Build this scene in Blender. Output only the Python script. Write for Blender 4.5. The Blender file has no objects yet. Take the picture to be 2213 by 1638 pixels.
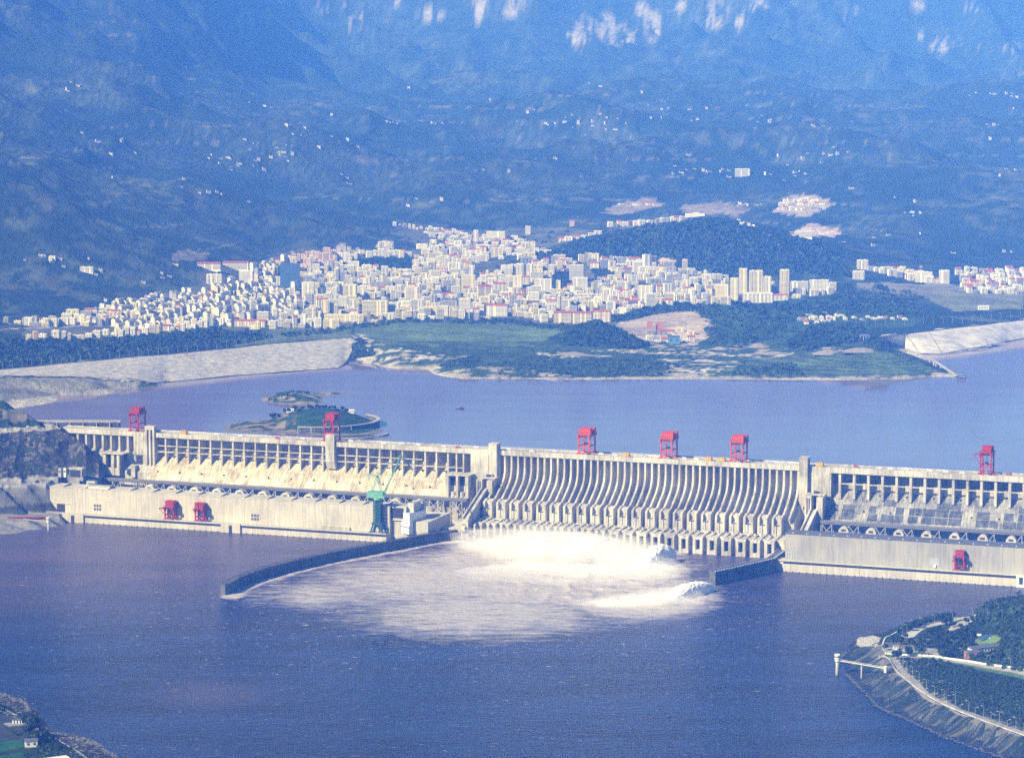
import bpy, bmesh, math, random
import numpy as np
from mathutils import Matrix, Vector
random.seed(7); rng = np.random.default_rng(7)
SC = bpy.context.scene
COL = SC.collection
# ------------------------------------------------------------------ camera, light, exposure
F = 5500.0; H = 661.0; HY = 187.0; PW, PH = 2213.0, 1638.0
PITCH = math.atan((PH/2-HY)/F); CP, SP = math.cos(PITCH), math.sin(PITCH)
cam_d = bpy.data.cameras.new('camera'); cam = bpy.data.objects.new('camera', cam_d); COL.objects.link(cam)
cam.location = (0, 0, H); cam.rotation_euler = (math.pi/2-PITCH, 0, 0)
cam_d.sensor_width = 36; cam_d.lens = 36*F/PW; cam_d.clip_end = 60000; cam_d.clip_start = 1
SC.camera = cam
SUN_EL = math.radians(36); SUN_AZ = (-0.80, -0.60)
sd = Vector((SUN_AZ[0]*math.cos(SUN_EL), SUN_AZ[1]*math.cos(SUN_EL), math.sin(SUN_EL))).normalized()
sun_d = bpy.data.lights.new('sun', 'SUN'); sun = bpy.data.objects.new('sun', sun_d); COL.objects.link(sun)
sun_d.energy = 5.0; sun_d.angle = math.radians(0.5); sun_d.color = (1.0, 0.94, 0.84)
sun.rotation_euler = (-sd).to_track_quat('-Z', 'Y').to_euler()
W = bpy.data.worlds.new('World'); SC.world = W; W.use_nodes = True
wn = W.node_tree.nodes; wl = W.node_tree.links
bg = wn['Background']; sky = wn.new('ShaderNodeTexSky'); sky.sky_type = 'NISHITA'; sky.sun_disc = False
sky.sun_elevation = SUN_EL; sky.sun_rotation = math.atan2(SUN_AZ[0], SUN_AZ[1]); sky.air_density = 1.3; sky.dust_density = 0.3; sky.ozone_density = 4.0
tint = wn.new('ShaderNodeMix'); tint.data_type = 'RGBA'; tint.blend_type = 'MULTIPLY'; tint.inputs[0].default_value = 1.0; tint.inputs[7].default_value = (0.42, 0.76, 1.35, 1)
wl.new(sky.outputs[0], tint.inputs[6]); wl.new(tint.outputs[2], bg.inputs[0]); bg.inputs[1].default_value = 0.05
SC.view_settings.view_transform = 'Standard'; SC.view_settings.look = 'None'; SC.view_settings.gamma = 1
SC.view_settings.exposure = 0.72
HAZE_D = 0.90e-4; HAZE_C = (0.075, 0.25, 1.0)
SC.render.engine = 'CYCLES'
SC.cycles.max_bounces = 5; SC.cycles.diffuse_bounces = 3; SC.cycles.glossy_bounces = 2; SC.cycles.volume_bounces = 5
SC.cycles.transparent_max_bounces = 12
SC.cycles.use_denoising = False
try: SC.cycles.denoiser = 'OPENIMAGEDENOISE'
except Exception: pass

# ------------------------------------------------------------------ photo pixel <-> world
def ray(px, py):
    return np.array([px-PW/2, F*CP+(PH/2-py)*SP, -F*SP+(PH/2-py)*CP])
def P(px, py, z):
    d = ray(px, py); t = (z-H)/d[2]; return Vector((d[0]*t, d[1]*t, z))
def PY(px, py, Y):
    d = ray(px, py); t = Y/d[1]; return Vector((d[0]*t, Y, H+d[2]*t))
def proj(v):
    x, y, z = v[0], v[1], v[2]-H
    fz = y*CP-z*SP; up = y*SP+z*CP
    return PW/2+F*x/fz, PH/2-F*up/fz
A0 = P(147, 926, 118); B0 = P(2213, 1031.5, 118)
U = (B0-A0); U.z = 0; U.normalize(); N = Vector((U.y, -U.x, 0))       # along the crest, downstream
YAW = math.atan2(U.y, U.x)
def D(s, t, z): return Vector((A0.x, A0.y, 0))+U*s+N*t+Vector((0, 0, z))
def s_at(px, t=0, z=118):
    lo, hi = -500, 2500
    for _ in range(40):
        m = (lo+hi)/2
        if proj(D(m, t, z))[0] < px: lo = m
        else: hi = m
    return lo
def ST(px, py, z):
    q = P(px, py, z)-Vector((A0.x, A0.y, z)); return q.dot(U), q.dot(N)
DAM_M = Matrix.Translation((A0.x, A0.y, 0)) @ Matrix.Rotation(YAW, 4, 'Z')   # local x = s, y = -t, z = z

# ------------------------------------------------------------------ noise in numpy
def _h(ix, iy, sd_):
    n = (ix.astype(np.int64)*374761393 + iy.astype(np.int64)*668265263 + sd_*974634777) & 0xffffffff
    n = ((n ^ (n >> 13))*1274126177) & 0xffffffff
    n = (n ^ (n >> 16)) & 0xffff
    return n/65535.0
def vnoise(x, y, sd_=0):
    ix, iy = np.floor(x), np.floor(y); fx, fy = x-ix, y-iy
    fx = fx*fx*fx*(fx*(fx*6-15)+10); fy = fy*fy*fy*(fy*(fy*6-15)+10)
    a = _h(ix, iy, sd_); b = _h(ix+1, iy, sd_); c = _h(ix, iy+1, sd_); d = _h(ix+1, iy+1, sd_)
    return (a*(1-fx)+b*fx)*(1-fy)+(c*(1-fx)+d*fx)*fy
def fbm(x, y, o=4, sd_=0, r=0.5):
    s = 0; a = 1; t = 0
    for k in range(o):
        s = s+a*vnoise(x*2**k+17.3*k, y*2**k-9.1*k, sd_+k); t += a; a *= r
    return s/t
def ridged(x, y, o=5, sd_=0):
    s = 0; a = 1; t = 0; w = 1
    for k in range(o):
        v = 1-np.abs(2*vnoise(x*2**k+5.7*k, y*2**k+3.3*k, sd_+k)-1)
        v = v*v*w; w = np.clip(v*1.6, 0, 1)
        s = s+a*v; t += a; a *= 0.5
    return s/t
def sstep(a, b, x):
    t = np.clip((x-a)/(b-a), 0, 1); return t*t*(3-2*t)

# ------------------------------------------------------------------ materials
MATS = {}
def newmat(name):
    m = bpy.data.materials.new(name); m.use_nodes = True; MATS[name] = m
    nt = m.node_tree; return m, nt, nt.nodes, nt.links, nt.nodes['Principled BSDF']
def mat(name, col, rough=0.8, var=0.0, scale=0.2, bump=0.0, bscale=None, col2=None, metal=0.0, coords='Object', stretch=None, spec=0.3, contrast=(0.35, 0.65)):
    m, nt, n, l, b = newmat(name)
    b.inputs['Roughness'].default_value = rough; b.inputs['Metallic'].default_value = metal
    b.inputs['Specular IOR Level'].default_value = spec
    b.inputs['Base Color'].default_value = (*col, 1)
    if var or bump or col2:
        tc = n.new('ShaderNodeTexCoord'); mp = n.new('ShaderNodeMapping'); l.new(tc.outputs[coords], mp.inputs[0])
        if stretch: mp.inputs['Scale'].default_value = stretch
        if var or col2:
            no = n.new('ShaderNodeTexNoise'); no.inputs['Scale'].default_value = scale; no.inputs['Detail'].default_value = 6
            no.inputs['Roughness'].default_value = 0.65
            l.new(mp.outputs[0], no.inputs[0])
            cr = n.new('ShaderNodeValToRGB'); l.new(no.outputs[0], cr.inputs[0])
            c2 = col2 or tuple(c*(1-var) for c in col)
            cr.color_ramp.elements[0].position = contrast[0]; cr.color_ramp.elements[1].position = contrast[1]
            cr.color_ramp.elements[0].color = (*c2, 1); cr.color_ramp.elements[1].color = (*col, 1)
            l.new(cr.outputs[0], b.inputs['Base Color'])
        if bump:
            nb = n.new('ShaderNodeTexNoise'); nb.inputs['Scale'].default_value = bscale or scale; nb.inputs['Detail'].default_value = 5
            l.new(mp.outputs[0], nb.inputs[0])
            bp = n.new('ShaderNodeBump'); bp.inputs['Distance'].default_value = bump; l.new(nb.outputs[0], bp.inputs['Height'])
            l.new(bp.outputs[0], b.inputs['Normal'])
    return m
def concrete(name, c_hi, c_lo, lift=3.0, joint=0.0, streak=0.6, patch=0.012):
    """weathered concrete: large blotches, vertical run-off streaks, thin dark lift joints"""
    m, nt, n, l, b = newmat(name); b.inputs['Roughness'].default_value = 0.9; b.inputs['Specular IOR Level'].default_value = 0.15
    tc = n.new('ShaderNodeTexCoord')
    def noise(sc, det, stretch=None):
        mp = n.new('ShaderNodeMapping'); l.new(tc.outputs['Object'], mp.inputs[0])
        if stretch: mp.inputs['Scale'].default_value = stretch
        no = n.new('ShaderNodeTexNoise'); no.inputs['Scale'].default_value = sc; no.inputs['Detail'].default_value = det; no.inputs['Roughness'].default_value = 0.6
        l.new(mp.outputs[0], no.inputs[0]); return no.outputs[0]
    def math_(op, a, b_, c=None):
        q = n.new('ShaderNodeMath'); q.operation = op
        for i, v in enumerate((a, b_)):
            if isinstance(v, (int, float)): q.inputs[i].default_value = v
            else: l.new(v, q.inputs[i])
        return q.outputs[0]
    a = noise(patch, 5); s = noise(0.30, 4, (1, 0.3, 0.10)); f = noise(0.5, 6)
    v = math_('ADD', math_('MULTIPLY', a, 0.9), math_('MULTIPLY', s, streak)); v = math_('ADD', v, math_('MULTIPLY', f, 0.5))
    v = math_('SUBTRACT', v, 0.45+0.25+0.5*streak-0.5+0.0)
    cr = n.new('ShaderNodeValToRGB'); cr.color_ramp.elements[0].position = 0.30; cr.color_ramp.elements[1].position = 0.68
    cr.color_ramp.elements[0].color = (*c_lo, 1); cr.color_ramp.elements[1].color = (*c_hi, 1); l.new(v, cr.inputs[0])
    out = cr.outputs[0]
    if joint:
        sp = n.new('ShaderNodeSeparateXYZ'); l.new(tc.outputs['Object'], sp.inputs[0])
        j = math_('LESS_THAN', math_('MODULO', math_('ADD', sp.outputs[2], 100.0), lift), 0.35)
        k = math_('LESS_THAN', math_('MODULO', math_('ADD', sp.outputs[0], 4000.0), joint), 0.5)
        mx = n.new('ShaderNodeMix'); mx.data_type = 'RGBA'; mx.blend_type = 'MULTIPLY'
        l.new(math_('MULTIPLY', math_('MAXIMUM', math_('MULTIPLY', j, 0.5), k), 0.45), mx.inputs[0]); l.new(out, mx.inputs[6]); mx.inputs[7].default_value = (0.3, 0.3, 0.3, 1)
        out = mx.outputs[2]
    l.new(out, b.inputs['Base Color'])
    return m
CON = concrete('concrete', (0.60, 0.57, 0.47), (0.26, 0.25, 0.21), streak=.9, patch=.02)
CONW = concrete('stained_concrete', (0.62, 0.55, 0.38), (0.31, 0.26, 0.17), streak=1.2, patch=0.05)
CONG = concrete('dark_stained_concrete', (0.40, 0.39, 0.33), (0.085, 0.09, 0.105), streak=0.8, patch=0.03)
CONP = concrete('panel_concrete', (0.57, 0.54, 0.44), (0.38, 0.36, 0.30), lift=4, joint=19.15, streak=0.8, patch=.02)
CONQ = concrete('grey_panel_concrete', (0.40, 0.39, 0.34), (0.26, 0.26, 0.25), lift=4, joint=38.3, streak=0.7, patch=.02)
WET = concrete('wet_concrete', (0.13, 0.135, 0.14), (0.035, 0.045, 0.055), streak=0.9)
PANL = concrete('pale_panel', (0.68, 0.63, 0.48), (0.46, 0.41, 0.28), streak=.9, patch=.05)
PAND = concrete('dark_panel', (0.13, 0.14, 0.155), (0.028, 0.036, 0.052), streak=.8, patch=.06)
DECK = mat('deck_concrete', (0.42, 0.41, 0.38), 0.85, 0.45, 0.15)
RED = mat('red_paint', (0.42, 0.018, 0.006), 0.45, 0.35, 0.3, spec=0.4)
REDL = mat('light_red_paint', (0.60, 0.075, 0.008), 0.5, 0.3, 0.4)
YEL = mat('yellow_paint', (0.75, 0.42, 0.03), 0.5, 0.3, 0.5)
GRN = mat('green_paint', (0.16, 0.42, 0.27), 0.5, 0.3, 0.3)
TEAL = mat('teal_steel', (0.03, 0.11, 0.13), 0.6, 0.4, 0.3)
STEEL = mat('grey_steel', (0.42, 0.44, 0.46), 0.5, 0.3, 0.5)
DARK = mat('dark_opening', (0.03, 0.035, 0.045), 0.8)
DSTEEL = mat('dark_steel', (0.06, 0.07, 0.09), 0.6, 0.3, 0.5)
WHITE = mat('white_sheet', (0.82, 0.82, 0.80), 0.5, 0.12, 0.1)
ROOFB = mat('pale_blue_roof', (0.42, 0.55, 0.70), 0.5, 0.15, 0.2)
ASPH = mat('asphalt', (0.16, 0.16, 0.17), 0.9, 0.3, 0.1)
ROADC = mat('concrete_road', (0.42, 0.41, 0.36), 0.9, 0.3, 0.08)
GLASS = mat('dark_glass', (0.03, 0.06, 0.10), 0.15, spec=0.6)
WIN = mat('window_glass', (0.10, 0.11, 0.13), 0.3, spec=0.5)
WALLS = [mat('white_plaster', (0.80, 0.78, 0.64), 0.8, 0.15, 0.05), mat('cream_plaster', (0.76, 0.69, 0.47), 0.8, 0.15, 0.05),
         mat('grey_plaster', (0.40, 0.41, 0.41), 0.8, 0.2, 0.05), mat('pink_plaster', (0.66, 0.50, 0.40), 0.8, 0.15, 0.05),
         mat('pale_yellow_plaster', (0.80, 0.72, 0.42), 0.8, 0.12, 0.05), mat('blue_glazing', (0.06, 0.13, 0.26), 0.35, 0.2, 0.1)]
WALLN = ['white', 'cream', 'grey', 'pink', 'yellow', 'blue']
ROOFS = [mat('grey_roof', (0.24, 0.25, 0.24), 0.85, 0.3, 0.1), mat('red_roof', (0.36, 0.10, 0.06), 0.8, 0.3, 0.2), mat('dark_roof', (0.12, 0.13, 0.16), 0.8, 0.3, 0.2)]
ROOFN = ['flat', 'red', 'dark']
LEAF = mat('leaves', (0.020, 0.052, 0.026), 0.75, col2=(0.006, 0.020, 0.012), scale=0.35, contrast=(0.3, 0.7), coords='Object')
LEAF2 = mat('light_leaves', (0.045, 0.088, 0.034), 0.75, col2=(0.012, 0.032, 0.014), scale=0.4, contrast=(0.3, 0.7))
BARK = mat('bark', (0.10, 0.075, 0.05), 0.9, 0.3, 1.0)
ROCKM = mat('white_rock', (0.48, 0.46, 0.40), 0.9, 0.5, 0.4, bump=1.0, bscale=0.5)
SPRAY = mat('white_water', (0.95, 0.91, 0.82), 0.7, 0.12, 0.12, bump=1.5, bscale=0.22, spec=0.1)

# ------------------------------------------------------------------ mesh helpers
class MB:
    def __init__(s): s.v = []; s.f = []; s.m = []
    def add(s, v, f, m=0):
        o = len(s.v); s.v += [tuple(p) for p in v]; s.f += [tuple(i+o for i in q) for q in f]; s.m += [m]*len(f)
    def box(s, x0, x1, y0, y1, z0, z1, m=0, mt=None):
        v = [(x0,y0,z0),(x1,y0,z0),(x1,y1,z0),(x0,y1,z0),(x0,y0,z1),(x1,y0,z1),(x1,y1,z1),(x0,y1,z1)]
        s.add(v, [(0,3,2,1),(0,1,5,4),(1,2,6,5),(2,3,7,6),(3,0,4,7)], m); s.add([v[i] for i in (4,5,6,7)], [(0,1,2,3)], m if mt is None else mt)
    def dbox(s, s0, s1, t0, t1, z0, z1, m=0, mt=None):       # dam frame: s along, t downstream
        s.box(s0, s1, -t1, -t0, z0, z1, m, mt)
    def prism(s, prof, x0, x1, m=0, x0b=None, x1b=None):     # profile of (t, z), extruded along s
        n = len(prof)
        a = [(x0, -t, z) for t, z in prof]; b = [(x1, -t, z) for t, z in prof]
        s.add(a+b, [tuple(range(n))[::-1], tuple(range(n, 2*n))]+[(i, (i+1) % n, n+(i+1) % n, n+i) for i in range(n)], m)
    def beam(s, p, q, w, h=None, m=0, up=(0, 0, 1)):
        p = Vector(p); q = Vector(q); h = h or w; d = (q-p)
        if d.length < 1e-6: return
        d.normalize(); u = Vector(up)
        if abs(d.dot(u)) > 0.95: u = Vector((0, 1, 0))
        a = d.cross(u).normalized()*w/2; b = a.cross(d).normalized()*h/2
        v = [p-a-b, p+a-b, p+a+b, p-a+b, q-a-b, q+a-b, q+a+b, q-a+b]
        s.add(v, [(0,1,2,3),(7,6,5,4),(0,4,5,1),(1,5,6,2),(2,6,7,3),(3,7,4,0)], m)
    def cyl(s, p, q, r, r2=None, n=10, m=0):
        p = Vector(p); q = Vector(q); r2 = r if r2 is None else r2; d = (q-p).normalized()
        u = Vector((0, 0, 1)) if abs(d.z) < 0.95 else Vector((0, 1, 0)); a = d.cross(u).normalized(); b = a.cross(d)
        v = []
        for c, rr in ((p, r), (q, r2)):
            for i in range(n):
                t = 2*math.pi*i/n; v.append(c+a*rr*math.cos(t)+b*rr*math.sin(t))
        s.add(v, [(i, (i+1) % n, n+(i+1) % n, n+i) for i in range(n)]+[tuple(range(n))[::-1], tuple(range(n, 2*n))], m)
    def mesh(s, name, mats, smooth=False):
        me = bpy.data.meshes.new(name); me.from_pydata(s.v, [], s.f)
        for mm in (mats if isinstance(mats, (list, tuple)) else [mats]): me.materials.append(mm)
        if any(s.m): me.polygons.foreach_set('material_index', s.m)
        if smooth: me.polygons.foreach_set('use_smooth', [True]*len(s.f))
        me.update()
        bm = bmesh.new(); bm.from_mesh(me); bmesh.ops.recalc_face_normals(bm, faces=bm.faces) if len(s.f) < 20000 else None; bm.to_mesh(me); bm.free()
        return me
    def build(s, name, mats, parent=None, smooth=False, label=None):
        return link(name, s.mesh(name, mats, smooth), parent, label)
def link(name, data, parent=None, label=None):
    o = bpy.data.objects.new(name, data); COL.objects.link(o)
    if parent: o.parent = parent
    if label: o['label'] = label
    return o
def tag(o, label, cat=None, group=None, kind=None):
    o['label'] = label
    if cat: o['category'] = cat
    if group: o['group'] = group
    if kind: o['kind'] = kind
    return o
def thing(name, label, cat, M=None, group=None):
    o = bpy.data.objects.new(name, None); COL.objects.link(o)
    if M is not None: o.matrix_world = M
    o.empty_display_size = 5
    return tag(o, label, cat, group)
def TR(loc, rz=0, sc=1): return Matrix.Translation(loc) @ Matrix.Rotation(rz, 4, 'Z') @ Matrix.Diagonal((sc, sc, sc, 1))
def clone(root, M, label, group=None):
    r = root.copy(); COL.objects.link(r); r.matrix_world = M; r['label'] = label
    if group: r['group'] = group
    for ch in list(root.children):
        c = ch.copy(); COL.objects.link(c); c.parent = r; c.matrix_parent_inverse = ch.matrix_parent_inverse.copy(); c.matrix_local = ch.matrix_local.copy()
        for g in list(ch.children):
            d = g.copy(); COL.objects.link(d); d.parent = c; d.matrix_local = g.matrix_local.copy()
    return r
def grid_mesh(name, X, Y, Z, m, cols=None, smooth=True):
    ny, nx = X.shape
    me = bpy.data.meshes.new(name)
    co = np.stack([X, Y, Z], -1).reshape(-1, 3).astype(np.float32)
    i = np.arange(ny*nx).reshape(ny, nx)
    q = np.stack([i[:-1, :-1], i[:-1, 1:], i[1:, 1:], i[1:, :-1]], -1).reshape(-1, 4).astype(np.int32)
    me.vertices.add(len(co)); me.vertices.foreach_set('co', co.ravel())
    me.loops.add(q.size); me.loops.foreach_set('vertex_index', q.ravel())
    me.polygons.add(len(q)); me.polygons.foreach_set('loop_start', np.arange(0, q.size, 4, dtype=np.int32))
    me.update(calc_edges=True)
    if smooth: me.polygons.foreach_set('use_smooth', np.ones(len(q), dtype=bool))
    if cols is not None:
        at = me.color_attributes.new('Col', 'FLOAT_COLOR', 'POINT')
        c = np.concatenate([cols.reshape(-1, 3), np.ones((ny*nx, 1))], 1).astype(np.float32); at.data.foreach_set('color', c.ravel())
    me.materials.append(m)
    return link(name, me)
def attr_mat(name, nscale=0.02, var=0.45, bump=2.0, bscale=0.05, rough=0.95):
    """ground: the patch colour stored per point, broken up by two noises"""
    m, nt, n, l, b = newmat(name); b.inputs['Roughness'].default_value = rough; b.inputs['Specular IOR Level'].default_value = 0.1
    at = n.new('ShaderNodeVertexColor'); at.layer_name = 'Col'
    ge = n.new('ShaderNodeNewGeometry')
    no = n.new('ShaderNodeTexNoise'); no.inputs['Scale'].default_value = nscale; no.inputs['Detail'].default_value = 8; no.inputs['Roughness'].default_value = 0.7; l.new(ge.outputs['Position'], no.inputs[0])
    mr = n.new('ShaderNodeMapRange'); mr.inputs[1].default_value = 0.3; mr.inputs[2].default_value = 0.7; mr.inputs[3].default_value = 1-var; mr.inputs[4].default_value = 1+var; l.new(no.outputs[0], mr.inputs[0])
    vm = n.new('ShaderNodeVectorMath'); vm.operation = 'SCALE'; l.new(at.outputs[0], vm.inputs[0]); l.new(mr.outputs[0], vm.inputs['Scale'])
    l.new(vm.outputs[0], b.inputs['Base Color'])
    nb = n.new('ShaderNodeTexNoise'); nb.inputs['Scale'].default_value = bscale; nb.inputs['Detail'].default_value = 6; nb.inputs['Roughness'].default_value = 0.65; l.new(ge.outputs['Position'], nb.inputs[0])
    bp = n.new('ShaderNodeBump'); bp.inputs['Distance'].default_value = bump; l.new(nb.outputs[0], bp.inputs['Height']); l.new(bp.outputs[0], b.inputs['Normal'])
    return m
GROUND = attr_mat('hill_ground', 0.012, 0.5, 14.0, 0.035)
BANK = attr_mat('bank_ground', 0.08, 0.4, 0.7, 0.25)

# ------------------------------------------------------------------ terrain from column profiles
class Cols:
    """columns: px -> list of entries (py, z) seen from the camera height, or ('Y', dY, z) relative to the last; gives z(px, Y)"""
    def __init__(s, cols, Y0, Y1, n=900, byY=False):
        s.px = np.array(sorted(cols)); s.Y = np.linspace(Y0, Y1, n); tab = []
        for p in s.px:
            ys, zs = [], []
            for e in cols[p]:
                if e[0] == 'Y': y, z = ys[-1]+e[1], e[2]
                elif byY and e[1] > 1500: y = e[1]; z = PY(p, e[0], y).z
                else: y = P(p, e[0], e[1]).y; z = e[1]
                if ys and y <= ys[-1]+0.5: y = ys[-1]+0.5
                ys.append(y); zs.append(z)
            tab.append(np.interp(s.Y, ys, zs))
        s.tab = np.array(tab)
    def __call__(s, px, Y):
        px = np.asarray(px, float); Y = np.asarray(Y, float)
        fi = np.interp(px, s.px, np.arange(len(s.px))); i = np.clip(fi.astype(int), 0, len(s.px)-2); fx = fi-i
        fj = np.clip((Y-s.Y[0])/(s.Y[1]-s.Y[0]), 0, len(s.Y)-1.001); j = fj.astype(int); fy = fj-j
        t = s.tab
        return (t[i, j]*(1-fx)+t[i+1, j]*fx)*(1-fy)+(t[i, j+1]*(1-fx)+t[i+1, j+1]*fx)*fy
def px_of(x, Y, z=100.0):       # photo column of a world point (nearly independent of z)
    return PW/2+F*np.asarray(x)/(np.asarray(Y)*CP-(z-H)*SP)

RES = 72.0
shore = [(-500, 960), (-200, 930), (0, 888), (60, 884), (150, 864), (240, 852), (300, 843), (330, 832), (500, 812), (740, 795), (775, 786), (800, 792), (900, 803), (960, 815), (1040, 828), (1150, 826), (1300, 828),
         (1480, 822), (1620, 824), (1800, 825), (1950, 823), (2040, 817), (2085, 815), (2100, 764), (2213, 732), (2500, 690), (2900, 640)]
G = [(640, 6690), (600, 7270), (560, 7830), (520, 8280), (480, 8750), (430, 9400), (380, 10000), (330, 10700), (280, 11500), (220, 12600), (190, 14600), (100, 15800), (0, 16600), (-150, 17800), (-160, 20000)]
def shy(p): return float(np.interp(p, [a for a, b in shore], [b for a, b in shore]))
def head(p): y = shy(p); return [(y+12, RES-14), (y, RES)]
LM = lambda a: a
C = {}
C[-500] = head(-500)+[(870, 105), (800, 108), (760, 130), (700, 180), (640, 230), (540, 330), (400, 480), (250, 7800), (100, 8900), (0, 9600), (-150, 10500), (-160, 20000)]
C[0] = head(0)+[(845, 92), (802, 105), (797, 105), (775, 92), (735, 100), (700, 108), (668, 120), (640, 145), (600, 175), (540, 232), (450, 330), (350, 440), (250, 8800), (150, 9800), (60, 10600), (0, 11000), (-150, 12000), (-160, 20000)]
C[200] = head(200)+[(835, 84), (783, 105), (778, 105), (755, 92), (732, 98), (690, 108), (650, 122), (600, 165), (540, 220), (450, 310), (350, 410), (260, 9300), (160, 10300), (60, 11200), (0, 11700), (-150, 12800), (-160, 20000)]
C[300] = head(300)+[(822, 84), (774, 105), (769, 105), (748, 92), (726, 98), (690, 108), (650, 118), (600, 158), (540, 210), (450, 300), (350, 400), (260, 9500), (160, 10600), (60, 11500), (0, 12000), (-150, 13100), (-160, 20000)]
C[400] = head(400)+[(766, 105), (761, 105), (742, 94), (715, 100), (690, 107), (640, 115), (600, 150), (520, 212), (450, 288), (380, 360), (300, 9700), (220, 10700), (150, 11500), (60, 12400), (0, 12900), (-150, 14000), (-160, 20000)]
C[580] = head(580)+[(747, 105), (742, 105), (728, 98), (712, 100), (690, 106), (640, 112), (600, 122), (550, 150), (480, 220), (430, 9000), (380, 9600), (330, 10200), (280, 10900), (220, 11900), (170, 13000), (100, 14500), (0, 16000), (-150, 17200), (-160, 20000)]
C[770] = head(770)+[(735, 104), (728, 105), (722, 103), (700, 104)]+G
C[860] = head(860)+[(788, 78), (765, 92), (745, 99), (700, 104)]+G
C[1000] = head(1000)+[(815, 74), (795, 84), (755, 96), (700, 104)]+G
C[1200] = head(1200)+[(800, 80), (770, 88), (745, 94), (700, 104)]+G
C[1450] = head(1450)+[(812, 75), (770, 86), (750, 90), (700, 108)]+G
C[1700] = head(1700)+[(812, 76), (790, 84), (765, 90), (740, 96), (700, 108)]+G
C[1880] = head(1880)+[(812, 76), (765, 100), (755, 106), (748, 90), (700, 108)]+G
C[1960] = head(1960)+[(812, 75), (775, 92), (770, 92), ('Y', 30, 70), (755, 72), (722, 96), (705, 100), (690, 104)]+G
C[2040] = head(2040)+[(806, 74), (800, 74), ('Y', 40, 66), ('Y', 30, 66), (766, 71.9), (714, 102), (702, 103), (688, 104)]+G
C[2085] = [(820, 70), (815, 72.6), (811, 72.6), ('Y', 20, 66), ('Y', 30, 66), (759, 71.9), (706, 103), (698, 104), (685, 104)]+G
C[2120] = head(2120)+[(704, 103), (697, 104), (682, 104)]+G
GR = [(620, 6900), (560, 7800), (480, 8700), (400, 9700), (300, 11000), (215, 12800), (190, 14600), (100, 16000), (0, 17000), (-150, 18000), (-160, 20000)]
C[2213] = head(2213)+[(692, 105), (684, 106), (660, 108)]+GR
C[2900] = head(2900)+[(600, 110), (560, 140)]+[(480, 8300), (400, 9300), (300, 10600), (215, 12400), (190, 14200), (100, 15800), (0, 17000), (-150, 18000), (-160, 20000)]
FAR = Cols(C, 4000, 20000, 3200, byY=True)
# hills standing in front of the slopes: photo column, row of the summit, world Y, half widths
def bump_at(px, py, Y, sx, sy, p=2.0): q = PY(px, py, Y); return (q.x, q.y, q.z, sx, sy, p)
HILLS = [bump_at(1530, 475, 7750, 330, 330, 2), bump_at(1300, 530, 7750, 260, 220, 2), bump_at(1720, 540, 7500, 230, 260, 2), bump_at(1420, 492, 7800, 260, 260, 2), bump_at(1620, 492, 7650, 260, 260, 2),
         bump_at(1555, 652, 6150, 75, 90, 2), bump_at(1640, 668, 6050, 130, 140, 2), bump_at(1780, 672, 6150, 130, 120, 2), bump_at(1925, 622, 6750, 170, 150, 2), bump_at(1850, 640, 6600, 120, 130, 2),
         bump_at(1270, 702, 5750, 75, 80, 2), bump_at(1350, 725, 5650, 60, 60, 2),
         bump_at(1895, 757, 5330, 85, 80, 2), bump_at(1965, 785, 5250, 70, 50, 2), bump_at(1630, 792, 5280, 50, 40, 2),
         bump_at(640, 432, 8300, 330, 280, 2), bump_at(470, 500, 7500, 260, 240, 2), bump_at(120, 430, 6950, 260, 240, 2), bump_at(300, 555, 6850, 200, 180, 2), bump_at(330, 400, 7900, 260, 240, 2),
         bump_at(2020, 356, 9250, 420, 300, 2), bump_at(2190, 440, 8500, 330, 260, 2), bump_at(1850, 430, 8900, 300, 260, 2), bump_at(1450, 300, 9900, 420, 320, 2), bump_at(1120, 345, 9700, 330, 280, 2), bump_at(1740, 290, 10100, 420, 320, 2), bump_at(900, 375, 9200, 300, 260, 2),
         bump_at(1260, 232, 11200, 520, 360, 2), bump_at(860, 262, 10900, 430, 340, 2), bump_at(2120, 255, 10900, 480, 340, 2), bump_at(1600, 232, 11500, 460, 340, 2), bump_at(1390, 203, 12300, 620, 380, 2), bump_at(2060, 203, 12200, 620, 380, 2), bump_at(1800, 212, 12400, 420, 340, 2), bump_at(1050, 215, 12400, 430, 340, 2), bump_at(620, 300, 9700, 360, 300, 2),
         bump_at(1980, 690, 6000, 70, 60, 2)]
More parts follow.
